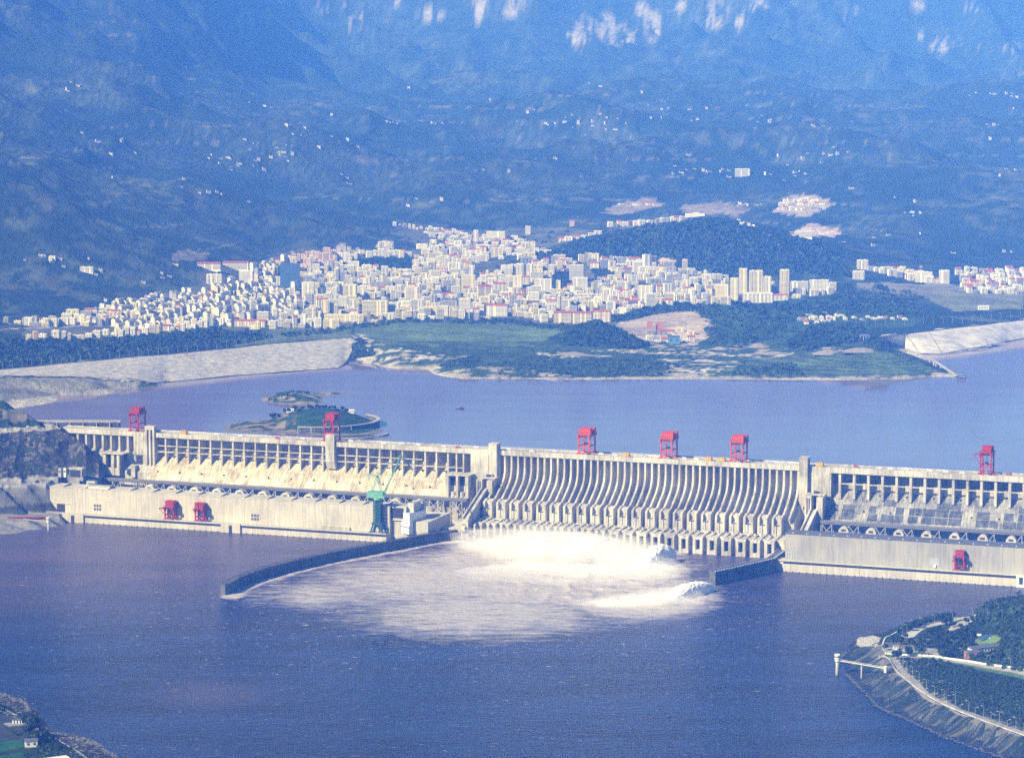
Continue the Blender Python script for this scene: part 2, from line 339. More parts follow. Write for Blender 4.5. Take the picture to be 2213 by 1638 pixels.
def far_height(x, Y):
    x = np.asarray(x, float); Y = np.asarray(Y, float)
    px = px_of(x, Y); z = FAR(px, Y); acc = np.zeros_like(z)
    for hx, hy, hz, sx, sy, p in HILLS:
        if not hasattr(far_height, 'base'): far_height.base = {}
        k = (hx, hy)
        if k not in far_height.base: far_height.base[k] = float(FAR(px_of(hx, hy), hy))
        g = np.exp(-0.5*(((x-hx)/sx)**2+((Y-hy)/sy)**2))
        acc = np.maximum(acc, (hz-far_height.base[k])*g)
    z = z+acc
    left = 1-sstep(100, 600, px)
    a = 26*sstep(6700, 8200, Y)+60*sstep(8300, 10500, Y)+120*sstep(12500, 15500, Y)+left*60*sstep(6300, 7400, Y)
    hill = np.zeros_like(z)
    n = ridged(x/900+3.1, Y/700, 6, 3)-0.38; n2 = ridged(x/380+7.1, Y/330, 5, 13)-0.38
    z = z+a*n*1.5+(a*.45)*n2
    bankm = np.clip(sstep(774, 762, px)*(1-sstep(RES+34.5, RES+36.5, z))*(1-sstep(5950, 6000, Y))*sstep(280, 330, px)+sstep(1985, 2040, px)*(1-sstep(RES+32, RES+34, z))*sstep(5400, 5480, Y)*(1-sstep(6400, 6500, Y)), 0, 1)
    z = z+(4+10*sstep(6500, 9000, Y))*(fbm(x/70, Y/60, 4, 9)-0.5)*sstep(5200, 6000, Y)*np.where(z > RES+4, 1, 0.2)*(0.25+0.75*sstep(7000, 8000, Y))*(1-bankm)
    z = z+3.0*(1-bankm)*(fbm(x/22, Y/22, 3, 21)-0.5)*sstep(RES+0.5, RES+8, z)*(1-sstep(5900, 6200, Y))
    return z
def hit(px, py, Y0=4600, Y1=19500, step=8):
    d = ray(px, py); Ys = np.arange(Y0, Y1, step, dtype=float); x = d[0]/d[1]*Ys; zr = H+d[2]/d[1]*Ys
    zt = np.maximum(far_height(x, Ys), RES); k = np.argmax(zt >= zr)
    if zt[k] < zr[k]: k = len(Ys)-1
    return Vector((x[k], Ys[k], zt[k]))

def vproj(X, Y, Z):
    z = Z-H; fz = Y*CP-z*SP; up = Y*SP+z*CP
    return PW/2+F*X/fz, PH/2-F*up/fz
def inpoly(px, py, poly):
    r = np.zeros(px.shape, bool); n = len(poly)
    for i in range(n):
        x0, y0 = poly[i]; x1, y1 = poly[(i+1) % n]
        if y0 == y1: continue
        c = ((y0 > py) != (y1 > py)) & (px < (x1-x0)*(py-y0)/(y1-y0)+x0)
        r ^= c
    return r
TOWN = [(45, 738), (200, 733), (470, 712), (600, 716), (760, 714), (870, 692), (1000, 692), (1100, 688), (1200, 702), (1320, 702), (1400, 670), (1500, 657), (1700, 650), (1810, 632), (1700, 610), (1600, 600), (1500, 590), (1400, 570), (1290, 560), (1150, 570),
        (1060, 560), (1250, 520), (1290, 498), (1150, 490), (1000, 500), (900, 490), (840, 500), (920, 540), (840, 540), (640, 540), (560, 565), (440, 575), (430, 620), (350, 640), (240, 662), (180, 690), (60, 700)]
PATCH = [  # polygon, colour, edge noise
    ([(1260, 610), (1820, 650), (1990, 660), (1990, 700), (1500, 760), (1200, 760)], (0.035, 0.075, 0.03)),
    (TOWN, (0.10, 0.11, 0.09)),
    ([(-100, 812), (0, 803), (200, 783), (400, 766), (580, 747), (768, 730), (745, 796), (500, 813), (320, 829), (300, 822), (160, 815), (0, 812)], (0.40, 0.38, 0.33)),
    ([(-100, 815), (160, 817), (300, 824), (300, 845), (150, 866), (40, 885), (-100, 890)], (0.20, 0.20, 0.15)),
    ([(0, 868), (100, 856), (230, 838), (300, 836), (300, 846), (150, 868), (40, 888)], (0.40, 0.37, 0.29)),
    ([(790, 745), (830, 745), (960, 768), (1040, 770), (1000, 818), (930, 814), (800, 802), (770, 770)], (0.42, 0.40, 0.32)),
    ([(745, 705), (870, 688), (1000, 690), (1190, 705), (1222, 715), (1170, 740), (1150, 755), (1000, 752), (830, 745), (775, 722)], (0.10, 0.155, 0.07)),
    ([(590, 712), (745, 705), (770, 728), (580, 745), (500, 750)], (0.10, 0.14, 0.07)),
    ([(772, 722), (782, 722), (835, 752), (820, 752)], (0.45, 0.42, 0.35)),
    ([(1330, 700), (1380, 680), (1440, 672), (1500, 674), (1530, 690), (1545, 712), (1500, 752), (1400, 755), (1360, 725)], (0.40, 0.34, 0.27)),
    ([(1150, 762), (1430, 752), (1560, 752), (1700, 762), (1830, 768), (1700, 776), (1430, 768), (1180, 778)], (0.42, 0.39, 0.30)),
    ([(1420, 776), (1560, 776), (1610, 785), (1530, 815), (1460, 819)], (0.45, 0.43, 0.36)),
    ([(1040, 790), (1300, 812), (1460, 815), (2090, 806), (2120, 830), (1040, 845), (930, 820)], (0.34, 0.31, 0.22)),
    ([(1650, 775), (1730, 765), (1900, 752), (2020, 800), (1980, 812), (1560, 815), (1600, 795)], (0.055, 0.11, 0.05)),
    ([(1900, 724), (2040, 712), (2213, 690), (2450, 660), (2450, 700), (2213, 734), (2100, 754), (1990, 768), (1930, 748)], (0.56, 0.53, 0.45)),
    ([(1560, 750), (1640, 738), (1700, 752), (1660, 764), (1580, 762)], (0.34, 0.30, 0.25)),
    ([(1740, 752), (1790, 745), (1830, 757), (1800, 768)], (0.40, 0.37, 0.32)),
    ([(1700, 512), (1730, 488), (1765, 484), (1810, 497), (1815, 512)], (0.46, 0.38, 0.32)),
    ([(1300, 462), (1330, 442), (1400, 430), (1440, 440), (1410, 452), (1340, 466)], (0.24, 0.21, 0.17)), ([(1470, 446), (1560, 438), (1620, 452), (1600, 466), (1490, 462)], (0.22, 0.19, 0.16)), ([(1290, 500), (1400, 482), (1500, 472), (1500, 480), (1400, 494)], (0.20, 0.18, 0.15)),
    ([(1670, 460), (1690, 430), (1740, 420), (1800, 432), (1790, 450), (1730, 470)], (0.32, 0.28, 0.24)),
    ([(715, 545), (745, 522), (765, 545)], (0.46, 0.40, 0.34)), ([(810, 540), (830, 519), (850, 524), (855, 542)], (0.46, 0.42, 0.36)),
    ([(1395, 575), (1445, 545), (1462, 575)], (0.46, 0.37, 0.28)), ([(1335, 567), (1360, 550), (1372, 567)], (0.48, 0.45, 0.40)),
    ([(1975, 592), (1990, 576), (2005, 592)], (0.46, 0.37, 0.28)), ([(360, 560), (380, 540), (450, 545), (440, 566)], (0.22, 0.20, 0.16)),
    ([(1850, 610), (2213, 620), (2213, 650), (1990, 640), (1850, 625)], (0.20, 0.20, 0.16)),
    ([(1990, 640), (2100, 628), (2213, 640), (2213, 668), (2060, 672)], (0.16, 0.18, 0.10)),
]
CLIFF = [(530, 48, 22, 40), (573, 32, 16, 18), (1040, 25, 26, 38), (1113, 18, 32, 24), (1245, 80, 24, 34), (1265, 60, 16, 36), (1310, 60, 26, 40), (1350, 78, 36, 30), (1412, 58, 22, 40), (1390, 20, 20, 22), (1545, 30, 34, 40), (1600, 50, 22, 16), (1840, 22, 18, 16),
         (2035, 98, 30, 16), (2070, 108, 26, 14), (2130, 92, 18, 20), (2190, 100, 22, 16), (1985, 78, 12, 14), (775, 46, 26, 18), (695, 20, 18, 26), (860, 8, 20, 10), (930, 34, 34, 18), (1990, 8, 26, 10), (480, 16, 10, 14), (1640, 12, 24, 16), (740, 14, 10, 12), (2100, 20, 16, 10), (1470, 12, 16, 14)]
def build_far():
    Ys = np.concatenate([np.arange(4380, 6500, 8.5), 6500*np.exp(np.linspace(0, math.log(19800/6500), 330))])
    a = np.linspace(-0.30, 0.30, 540)
    Ya, aa = np.meshgrid(Ys, a, indexing='ij'); X = aa*Ya
    Z = far_height(X, Ya)
    px, py = vproj(X, Ya, Z)
    n1 = fbm(X/420, Ya/300, 5, 31); n2 = fbm(X/90, Ya/70, 4, 41); n3 = ridged(X/260+9, Ya/200, 4, 51)
    c = np.zeros(X.shape+(3,)); c[:] = (0.018, 0.036, 0.024)
    fd = 1-.45*sstep(8000, 14000, Ya)
    k = (sstep(0.50, 0.62, .5*n1+.5*fbm(X/150, Ya/150, 5, 33))*sstep(0.46, 0.60, fbm(X/38, Ya/45, 4, 43))*fd)[..., None]
    c = c*(1-k)+np.array((0.066, 0.088, 0.055))*k
    k = (sstep(0.70, 0.84, ridged(X/190+9, Ya/230, 4, 51))*sstep(0.48, 0.6, fbm(X/420, Ya/420, 3, 61))*0.8*fd)[..., None]; c = c*(1-k)+np.array((0.09, 0.095, 0.07))*k
    rz_ = np.abs(((Z+40*fbm(X/600, Ya/600, 3, 111))/62) % 1-.5); rd = (rz_ < .022) & (fbm(X/350, Ya/300, 3, 121) > .52) & (Ya > 6600) & (Ya < 12500) & (Z > 150); c[rd] = c[rd]*.5+np.array((0.20, 0.19, 0.16))*.5
    terr = (np.sin(Z*0.9)*0.5+0.5)*sstep(0.5, 0.62, fbm(X/300, Ya/260, 3, 71))*(Ya > 6400); c = c+terr[..., None]*np.array((0.035, 0.035, 0.02))
    qx = px+(fbm(X/40, Ya/30, 3, 81)-0.5)*26; qy = py+(fbm(X/40, Ya/30, 3, 91)-0.5)*9
    for poly, col in PATCH:
        mk = inpoly(qx, qy, poly); c[mk] = np.array(col)
    veg = (fbm(X/34, Ya/26, 4, 131) > .50) & (py > 738) & (px > 800) & (px < 2010) & (Z > 74.5); c[veg] = (0.035, 0.065, 0.03); veg2 = (fbm(X/12, Ya/14, 3, 141) > .56) & (py > 738) & (px > 800) & (px < 2010) & (Z > 73.5); c[veg2] = (0.05, 0.085, 0.035)
    sand = (1-sstep(0.8, 3.6, Z-RES-4*(n2-0.5)*3))[..., None]*0.7; c = c*(1-sand)+np.array((0.40, 0.37, 0.28))*sand
    road = (np.abs(Z-105) < 0.25) & (px < 772) & (Ya < 6100); c[road] = (0.33, 0.33, 0.33)
    tr = (np.sin(Z*1.6) > 0.2) & inpoly(px, py, [(1560, 775), (1730, 765), (1900, 752), (2030, 800), (1980, 815), (1560, 818)]) & (Z > 76); c[tr] = c[tr]*0.3+np.array((0.12, 0.17, 0.08))*0.7
    # limestone faces high on the far range
    far_m = Ya > 13000
    for cx, cy, rx, ry in CLIFF:
        d = ((px-cx)/rx)**2+((py-cy)/ry)**2
        kk = sstep(1.1, 0.3, d)*sstep(0.42, 0.56, fbm(px/9+cx, py/26, 4, 101))*far_m
        c = c*(1-.7*kk[..., None])+np.array((0.36, 0.35, 0.33))*.7*kk[..., None]
    tag(grid_mesh('hills', X, Ya, Z, GROUND, c), 'hazy wooded hills and mountains rising behind the lakeside town', kind='structure')
build_far()

# ------------------------------------------------------------------ water
def water_mat(name, col, rough, bscale, bump, foam=False, stretch=(1, 1, 1), spec=0.5):
    m, nt, n, l, b = newmat(name); b.inputs['Roughness'].default_value = rough; b.inputs['IOR'].default_value = 1.33; b.inputs['Specular IOR Level'].default_value = spec
    ge = n.new('ShaderNodeNewGeometry')
    def noise(sc, det, st=(1, 1, 1), r=0.6):
        mp = n.new('ShaderNodeMapping'); mp.inputs['Scale'].default_value = st; l.new(ge.outputs['Position'], mp.inputs[0])
        no = n.new('ShaderNodeTexNoise'); no.inputs['Scale'].default_value = sc; no.inputs['Detail'].default_value = det; no.inputs['Roughness'].default_value = r; l.new(mp.outputs[0], no.inputs[0]); return no.outputs[0]
    def ramp(v, p0, p1, c0, c1):
        cr = n.new('ShaderNodeValToRGB'); cr.color_ramp.elements[0].position = p0; cr.color_ramp.elements[1].position = p1
        cr.color_ramp.elements[0].color = (*c0, 1); cr.color_ramp.elements[1].color = (*c1, 1); l.new(v, cr.inputs[0]); return cr.outputs[0]
    def mix(fac, a, c):
        mx = n.new('ShaderNodeMix'); mx.data_type = 'RGBA'
        if isinstance(fac, float): mx.inputs[0].default_value = fac
        else: l.new(fac, mx.inputs[0])
        for i, v in ((6, a), (7, c)):
            if isinstance(v, tuple): mx.inputs[i].default_value = (*v, 1)
            else: l.new(v, mx.inputs[i])
        return mx.outputs[2]
    def mth(op, a, c):
        q = n.new('ShaderNodeMath'); q.operation = op; q.use_clamp = True
        for i, v in enumerate((a, c)):
            if isinstance(v, float): q.inputs[i].default_value = v
            else: l.new(v, q.inputs[i])
        return q.outputs[0]
    base = ramp(noise(0.012, 7, (0.28, 1.2, 1), .65), 0.35, 0.65, tuple(c*(0.45 if foam else .85) for c in col), tuple(c*(2.0 if foam else 1.1) for c in col))
    if foam:
        a0 = n.new('ShaderNodeVertexColor'); a0.layer_name = 'Col'; s0 = n.new('ShaderNodeSeparateColor'); l.new(a0.outputs[0], s0.inputs[0])
        base = mix(s0.outputs[2], base, (0.095, 0.07, 0.115))
    if foam:
        at = n.new('ShaderNodeVertexColor'); at.layer_name = 'Col'
        sx = n.new('ShaderNodeSeparateColor'); l.new(at.outputs[0], sx.inputs[0])
        nz = noise(0.045, 9, (0.55, 1.5, 1), 0.75); nf = noise(0.16, 7, (0.5, 1.7, 1), 0.7)
        # foam cover: density attribute against the churn pattern
        v = mth('SUBTRACT', mth('ADD', mth('MULTIPLY', sx.outputs[0], 1.15), mth('MULTIPLY', nz, 0.9)), 0.62)
        cov = ramp(v, 0.12, 0.62, (0, 0, 0), (1, 1, 1))
        caps = mth('MULTIPLY', ramp(nf, 0.625, 0.66, (0, 0, 0), (1, 1, 1)), sx.outputs[1])
        base = mix(mth('ADD', mth('MULTIPLY', cov, 0.92), caps), base, (0.92, 0.85, 0.72))
        rr = n.new('ShaderNodeMapRange'); l.new(cov, rr.inputs[0]); rr.inputs[3].default_value = rough; rr.inputs[4].default_value = 0.8; l.new(rr.outputs[0], b.inputs['Roughness'])
    l.new(base, b.inputs['Base Color'])
    h1 = noise(bscale, 7, stretch, 0.65); bp = n.new('ShaderNodeBump'); bp.inputs['Distance'].default_value = bump; l.new(h1, bp.inputs['Height']); l.new(bp.outputs[0], b.inputs['Normal'])
    return m
RIVER = water_mat('river_water', (0.006, 0.018, 0.07), 0.22, 0.09, 5.0, foam=True, stretch=(0.55, 1.3, 1))
LAKE = water_mat('lake_water', (0.175, 0.135, 0.20), 0.04, 0.12, 0.05, stretch=(0.6, 1.4, 1))
# reservoir, upstream of the crest
mb = MB(); a = D(-3500, -20, RES); b = D(5000, -20, RES)
mb.add([(a.x, a.y, RES), (b.x, b.y, RES), (9000, 20500, RES), (-9000, 20500, RES)], [(0, 1, 2, 3)])
tag(mb.build('reservoir_water', LAKE), 'calm violet blue reservoir behind the dam', kind='structure')
def seg_dist(X, Y, pts):
    best = np.full(X.shape, 1e9)
    for (x0, y0), (x1, y1) in zip(pts[:-1], pts[1:]):
        dx, dy = x1-x0, y1-y0; t = np.clip(((X-x0)*dx+(Y-y0)*dy)/(dx*dx+dy*dy), 0, 1)
        best = np.minimum(best, np.hypot(X-x0-t*dx, Y-y0-t*dy))
    return best
def build_river():
    s = np.concatenate([np.arange(-900, 600, 12.0), np.arange(600, 1260, 3.2), np.arange(1260, 2500, 12.0)]); t = np.concatenate([np.arange(0, 90, 9.0), np.arange(90, 520, 3.2), np.arange(520, 1400, 9.0), [1500, 1700, 2000, 2500, 3200, 4200]])
    T, S_ = np.meshgrid(t, s, indexing='ij')
    X = A0.x+U.x*S_+N.x*T; Y = A0.y+U.y*S_+N.y*T; Z = np.zeros_like(X)
    px, py = vproj(X, Y, Z)
    amp = np.zeros_like(X)
    for cx, cy, rx, ry, w in [(1290, 1225, 190, 60, 1.0), (1180, 1250, 260, 75, 0.75), (1380, 1290, 190, 55, 0.75), (1080, 1215, 240, 48, 0.60), (950, 1255, 380, 80, 0.52), (1040, 1325, 400, 82, 0.50), (1480, 1290, 80, 40, 0.5), (700, 1285, 220, 50, 0.44), (560, 1300, 90, 26, 0.3), (1200, 1370, 260, 40, 0.22), (250, 1360, 200, 40, 0.12), (180, 1395, 90, 14, 0.2)]:
        amp = np.maximum(amp, w*np.exp(-(((px-cx)/rx)**2+((py-cy)/ry)**2)**1.1))
    caps = np.clip(0.35+0.8*np.exp(-(((px-900)/900)**2+((py-1330)/130)**2)), 0, 1)*sstep(1200, 1250, py)*(px < 1750)
    # foam line hugging the curved wall
    wl_ = [P(*q, 0) for q in [(985, 1168), (920, 1174), (860, 1187), (700, 1217), (600, 1242), (520, 1270), (498, 1288)]]
    d = seg_dist(X, Y, [(q.x-0, q.y-6) for q in wl_]); amp = np.maximum(amp, 0.75*np.exp(-(d/16)**2))
    core = np.exp(-(((px-1270)/210)**2+((py-1240)/62)**2)**1.3); core = np.maximum(core, .8*np.exp(-(((px-1420)/110)**2+((py-1290)/26)**2)))
    Z = (2.2*amp*(fbm(X/14, Y/9, 3, 5)-0.4)+7.5*core*(ridged(X/30, Y/22, 5, 15)-.3)*(.4+fbm(X/50, Y/40, 3, 25)))*(T < 1300)*sstep(92, 112, T)
    # the river bed side of the sheet must stay under the banks
    turb = np.clip(sstep(1420, 1180, py)*(.55+.9*(fbm(X/160, Y/60, 4, 77)-.3))*(.55+.45*sstep(1900, 1200, px)+.25*sstep(500, 100, px)), 0, 1); turb = np.maximum(turb, .5*np.exp(-(((px-460)/120)**2+((py-1500)/28)**2)))
    c = np.stack([amp, caps, turb], -1)
    o = grid_mesh('river_water', X, Y, Z, RIVER, c); tag(o, 'deep blue violet river below the dam with white churned water', kind='structure')
build_river()
mb = MB(); mb.add([(-9000, -800, -8), (9000, -800, -8), (9000, 21000, -8), (-9000, 21000, -8)], [(0, 1, 2, 3)])
tag(mb.build('ground', mat('earth', (0.12, 0.11, 0.08), 0.95, 0.3, 0.02)), 'dark earth under the valley and beyond its edges', kind='structure')

# ------------------------------------------------------------------ dam
def dthing(name, label, cat, group=None): return thing(name, label, cat, DAM_M, group)
sL0 = 0.0
sp0, sp1 = s_at(1077), s_at(1725)
NP = 45; STEP = (sp1-sp0)/(NP-1)
spill = dthing('spillway_dam', 'tall concrete spillway dam with dozens of curved piers above the churning white water', 'dam')
def arc_front(k=1.0):      # front line of a spillway pier, top to bottom
    return [(0, 112), (0, 93), (1, 86), (4, 79), (10, 72.5), (18, 67), (30, 60), (44, 52.5), (52, 49)]
mb = MB(); mb.prism([(-34, 112), (-14, 112), (-14, 90), (-12, 84), (-8, 77), (0, 69.5), (9, 62.5), (22, 54), (40, 45), (46, 42), (46, -10), (-34, -10)], sp0-6, sp1+6)
mb.build('ogee_face', CON, spill)
mb = MB(); mb.dbox(sp0-8, sp1+4, -34, 0.8, 112, 117.2, 0); mb.dbox(sp0-8, sp1+4, -0.4, 1.2, 111.2, 118.6, 0); mb.dbox(sp0-8, sp1+4, -34.6, -33.4, 117.2, 118.4, 0); mb.build('deck', CON, spill)
for k in range(NP):
    mb = MB(); s = sp0+k*STEP; w = 1.40
    mb.prism([(-14, 112)]+arc_front()+[(50, 44), (40, 44.8), (22, 53.8), (9, 62.3), (0, 69.3), (-8, 76.8), (-12, 83.8), (-14, 90)], s-w, s+w)
    for i in range(7):                    # climbing rungs / form marks on the weathered nose
        z = 70-i*2.6; t = np.interp(-z, [-x[1] for x in arc_front()], [x[0] for x in arc_front()]); mb.dbox(s-w*0.7, s-w*0.2, t-0.2, t+0.5, z-0.25, z+0.25)
    mb.build('pier', CON, spill)
mb = MB(); mb.dbox(sp0-8, sp1+4, 44, 62, -10, 26); mb.dbox(sp0-8, sp1+4, 62, 92, -10, 24.6); mb.build('apron', CON, spill)
for k in range(NP//2):
    s = sp0+2*k*STEP+STEP*0.5
    mb = MB(); x0, x1 = s-7.2, s+7.2
    mb.prism([(44, 26), (62, 26), (62, 49.5), (50, 53), (44, 53)], x0, x0+3.2); mb.prism([(44, 26), (62, 26), (62, 49.5), (50, 53), (44, 53)], x1-3.2, x1)
    mb.prism([(44, 26), (61.7, 26), (61.7, 40), (56, 40.4), (56, 50.5), (44, 52)], x0+3.2, x1-3.2)
    mb.dbox(s-0.5, s+0.5, 61.6, 61.9, 26, 39, 1); mb.dbox(x0+3.2, x1-3.2, 60.5, 62.2, 39.2, 40.2, 1)
    mb.build('outlet_block', [CON, DARK], spill)
    mb = MB(); o = 2.0*(k % 3)
    mb.dbox(s-5, s+2, 66, 70, 24.6, 28.6); mb.dbox(s+3+o*.2, s+7, 64, 68, 24.6, 27.5); mb.dbox(s-6.5, s-5.6, 70, 75, 24.6, 29.5, 1); mb.dbox(s+2.2, s+2.9, 70, 74, 24.6, 28.2, 1)
    if k % 3 == 1: mb.dbox(s-4, s+8, 72, 76, 26.5, 28.2); mb.dbox(s-3, s+7, 76, 76.4, 24.6, 26.5, 1)
    mb.build('hoist_block', [CON, DSTEEL], spill)
    mb = MB(); pr = [(72, -10), (104, -10), (104, 22.5), (102, 24.2), (72, 27.5)]
    if k > 9:
        mb.prism(pr, s-7.2, s-3.2); mb.prism(pr, s+3.2, s+7.2); mb.dbox(s-3.2, s+3.2, 72, 103.6, -10, 6); mb.dbox(s-3.2, s+3.2, 72, 103.6, 20.5, 24.4)
        mb.dbox(s-3.2, s+3.2, 90, 94, 5.9, 20.6, 1)
    else:
        mb.prism(pr, s-6.8, s-3.4); mb.prism(pr, s+4.0, s+7.2); mb.dbox(s-3.4, s+4, 72, 96, -10, 25, 0)
    mb.build('flip_bucket_pier', [CON, GLASS], spill)
mb = MB()
for s in np.arange(sp0, sp1, 5.5): mb.dbox(s-0.15, s+0.15, -33.9, -33.6, 118.4, 119.6)
mb.dbox(sp0-8, sp1, -33.85, -33.65, 119.4, 119.7)
mb.build('railing', STEEL, spill)

def tower(parent, pxa, pxb, ztop, zbot, t0=-8, t1=3, slots=1, taper=0, m=CON, name='lift_tower'):
    a, b = s_at(pxa, t1), s_at(pxb, t1); mb = MB(); w = (b-a)
    if slots == 2:      # tower with two deep vertical slots
        q = w/5
        for i in (0, 2, 4): mb.dbox(a+i*q, a+(i+1)*q, t0, t1, zbot, ztop-6)
        mb.dbox(a, b, t0-2, t0+1, zbot, ztop-6); mb.dbox(a, b, t0, t1+0.3, ztop-6, ztop)
        mb.dbox(a+q, a+2*q, t0+0.8, t0+1.5, zbot, ztop-6, 1); mb.dbox(a+3*q, a+4*q, t0+0.8, t0+1.5, zbot, ztop-6, 1)
    elif taper:
        mb.prism([(t0, zbot), (t1-6, zbot), (t1, zbot+taper), (t1, ztop), (t0, ztop)], a, b)
        mb.dbox(a-0.5, b+0.5, t0-0.5, t1+0.5, ztop, ztop+0.9)
    else:
        mb.dbox(a, b, t0, t1, zbot, ztop); mb.dbox(a-0.6, b+0.6, t0-0.6, t1+0.6, ztop, ztop+1.0)
        mb.dbox(a+w*0.3, a+w*0.34, t1-0.1, t1+0.25, zbot, ztop-2, 0); mb.dbox(a+w*0.55, a+w*0.7, t1-0.1, t1+0.12, zbot+14, zbot+18, 1)
    mb.build(name, [m, DARK], parent); return a, b

def power_dam(name, label, segs, t_off, slope_mat, s_end0, s_end1, body_top=112.0, toe=(22, 40)):
    root = dthing(name, label, 'dam')
    for a, b in segs['body']:
        mb = MB(); mb.prism([(-34, body_top), (-20, body_top), (-20, 98), (-14, 92), (-14, 84), (toe[0], 46), (toe[0]+4, 30), (toe[0]+4, -10), (-34, -10)], a, b); 
        mb.build('dam_face', slope_mat, root)
        # small inspection openings and raised joints on the sloping face
        for i, s in enumerate(np.arange(a+12, b-4, 19.2)):
            z = 78 if i % 2 else 57.5; t = np.interp(-z, [-84, -46], [-14, toe[0]]); mb = MB(); mb.dbox(s, s+2.0, t-1, t+0.5, z, z+2.4, 0); mb.build('inspection_opening', DARK, root)
        # cast panels of differing age and staining lying on the slope
        g = np.random.default_rng(17 if slope_mat is CONW else 18); tt = lambda z: np.interp(-z, [-84, -46], [-14, toe[0]])
        for s in np.arange(a+1, b-19, 19.15):
            for z0, z1 in ((47.5, 56), (57, 66), (67, 75)) if slope_mat is CONG else ((47.5, 56),):
                u = g.random(); pr = .80 if z0 < 57 else .72 if z0 < 66 else .30
                if slope_mat is CONW: pr = .62
                if u < pr:
                    s1_ = s+18 if g.random() < .55 else s+9+g.random()*6; mb = MB(); v = [(x, -tt(z)-d_, z) for d_ in (0.0, .55) for z in (z0, z1) for x in (s, s1_)]; mb.add(v, [(0, 1, 3, 2), (4, 6, 7, 5), (0, 4, 5, 1), (2, 3, 7, 6), (0, 2, 6, 4), (1, 5, 7, 3)])
                    mb.build('slope_panel', (PANL if slope_mat is CONW else PAND), root)
        mb = MB()
        for s in np.arange(a+2, b, 3.15):
            w = 0.40+0.2*rng.random(); z0 = 47 if rng.random() < .6 else 64; z1 = 84-1*rng.random(); t = lambda z: np.interp(-z, [-84, -46], [-14, toe[0]])
            mb.beam((s, -t(z0)-0.05, z0), (s, -t(z1)-0.05, z1), w*1.4, 0.5)
        for z in (56, 66, 75): t_ = np.interp(-z, [-84, -46], [-14, toe[0]]); mb.dbox(a, b, t_-1, t_+.25, z, z+.5)
        mb.build('formwork_rib', slope_mat, root)
    return root
LEFT_BAYS = [s_at(x) for x in np.arange(357, 702, 24.25)]
# left non-overflow and power section
sT1a, sT1b = s_at(313), s_at(333); sT2 = s_at(704); sB3 = s_at(1018); sT3 = s_at(1055)
ldam = power_dam('gravity_dam', 'long yellow stained concrete gravity dam left of the spillway, with open bays under its deck', {'body': [(sT1b-2, sB3+6)]}, 0, CONW, 0, 0)
mb = MB(); s0 = -6
mb.prism([(-34, 112), (-14, 112), (-14, 92), (-6, 84), (-6, 75), (12, 56), (12, -10), (-34, -10)], s0, sT1b+1); mb.build('abutment_block', CON, ldam)
mb = MB(); mb.dbox(s0-14, sT3+6, -34, 0.8, 112, 117.2, 0); mb.dbox(s0-14, sT3+6, -0.4, 1.2, 111.2, 118.4, 0); mb.dbox(s0-14, sT3+6, -34.6, -33.4, 117.2, 118.2); mb.build('deck', CON, ldam)
for px in np.arange(167, 285, 18.0):
    s = s_at(px); mb = MB(); zb = 84 - 0*px; mb.prism([(-14, 112), (-0.5, 112), (-0.5, 68), (-6, 68), (-14, 80)], s-1.7, s+1.7); mb.build('bay_pier', CON, ldam)
bays = list(LEFT_BAYS)+[s_at(x) for x in np.arange(746, 985, 24.6)]+[s_at(986), s_at(1001)]
for s in bays:
    mb = MB(); mb.prism([(-14, 112), (-0.6, 112), (-0.6, 72), (-3.5, 68.5), (-14, 84)], s-1.25, s+1.25); mb.build('bay_pier', CON, ldam)
mb = MB(); s0 = s_at(336); s1 = s_at(912)
mb.dbox(s0, s1, -2.6, -1.4, 97.2, 98.6); mb.dbox(s0, s_at(1000), -3.0, -1.0, 87.6, 89.0); mb.build('bay_beam', CON, ldam)
sp_ = [s_at(336)]+bays
for a, b in zip(sp_[:-1], sp_[1:]):
    if b-a < 25: mb = MB(); mb.beam((a+2, 8, 86.5), (b-2, 2, 92), 0.35); mb.build('gallery_pipe', STEEL, ldam)
a = s_at(287, 4); b = s_at(312, 4); mb = MB(); mb.dbox(a, b, -14, 2.4, 82, 111.4); mb.dbox(a, b, -14, 1.4, 60, 82); mb.dbox(a+4, b-5, 1.3, 1.7, 66, 82, 1); mb.dbox(a+2, a+9, 4, 16, 48, 66); mb.dbox(a-6, a+1, 6, 15, 52, 60, 1); mb.build('solid_block', [CON, DARK], ldam)
tower(ldam, 313, 333, 129, 58, -6, 4, slots=2)
tower(ldam, 703, 722, 129, 76, -6, 5, taper=12)
a, b = s_at(1018), s_at(1056); mb = MB(); mb.dbox(a, b, -14, 2.2, 62, 111.3); mb.dbox(a+3, a+3.8, 2.1, 2.4, 64, 90, 0); mb.build('solid_block', CON, ldam)
tower(spill, 1056, 1073, 128, 42, -8, 9)
# intake frames: tall concrete frame under the deck next to the solid block, and at the far left
def intake(parent, pxa, pxb, ztop, zbot, t):
    a, b = s_at(pxa, t, 80), s_at(pxb, t, 80); w = b-a; mb = MB()
    mb.dbox(a-2, b+2, -10, t+1, ztop, ztop+1.6)
    for f0, f1 in ((0, .14), (.46, .56), (.86, 1)): mb.dbox(a+w*f0, a+w*f1, t-12, t, zbot, ztop)
    mb.dbox(a, b, t-13, t-9, zbot, ztop-7); mb.dbox(a+w*.14, a+w*.86, t-9.3, t-8.9, ztop-16, ztop, 1)
    mb.cyl((a+w*.3, -(t-5), zbot), (a+w*.3, -(t-5), zbot+9), w*.1, m=0); mb.cyl((a+w*.7, -(t-5), zbot), (a+w*.7, -(t-5), zbot+9), w*.1, m=0)
    mb.build('intake_frame', [CON, DARK], parent)
intake(ldam, 962, 1012, 80, 46, 24)
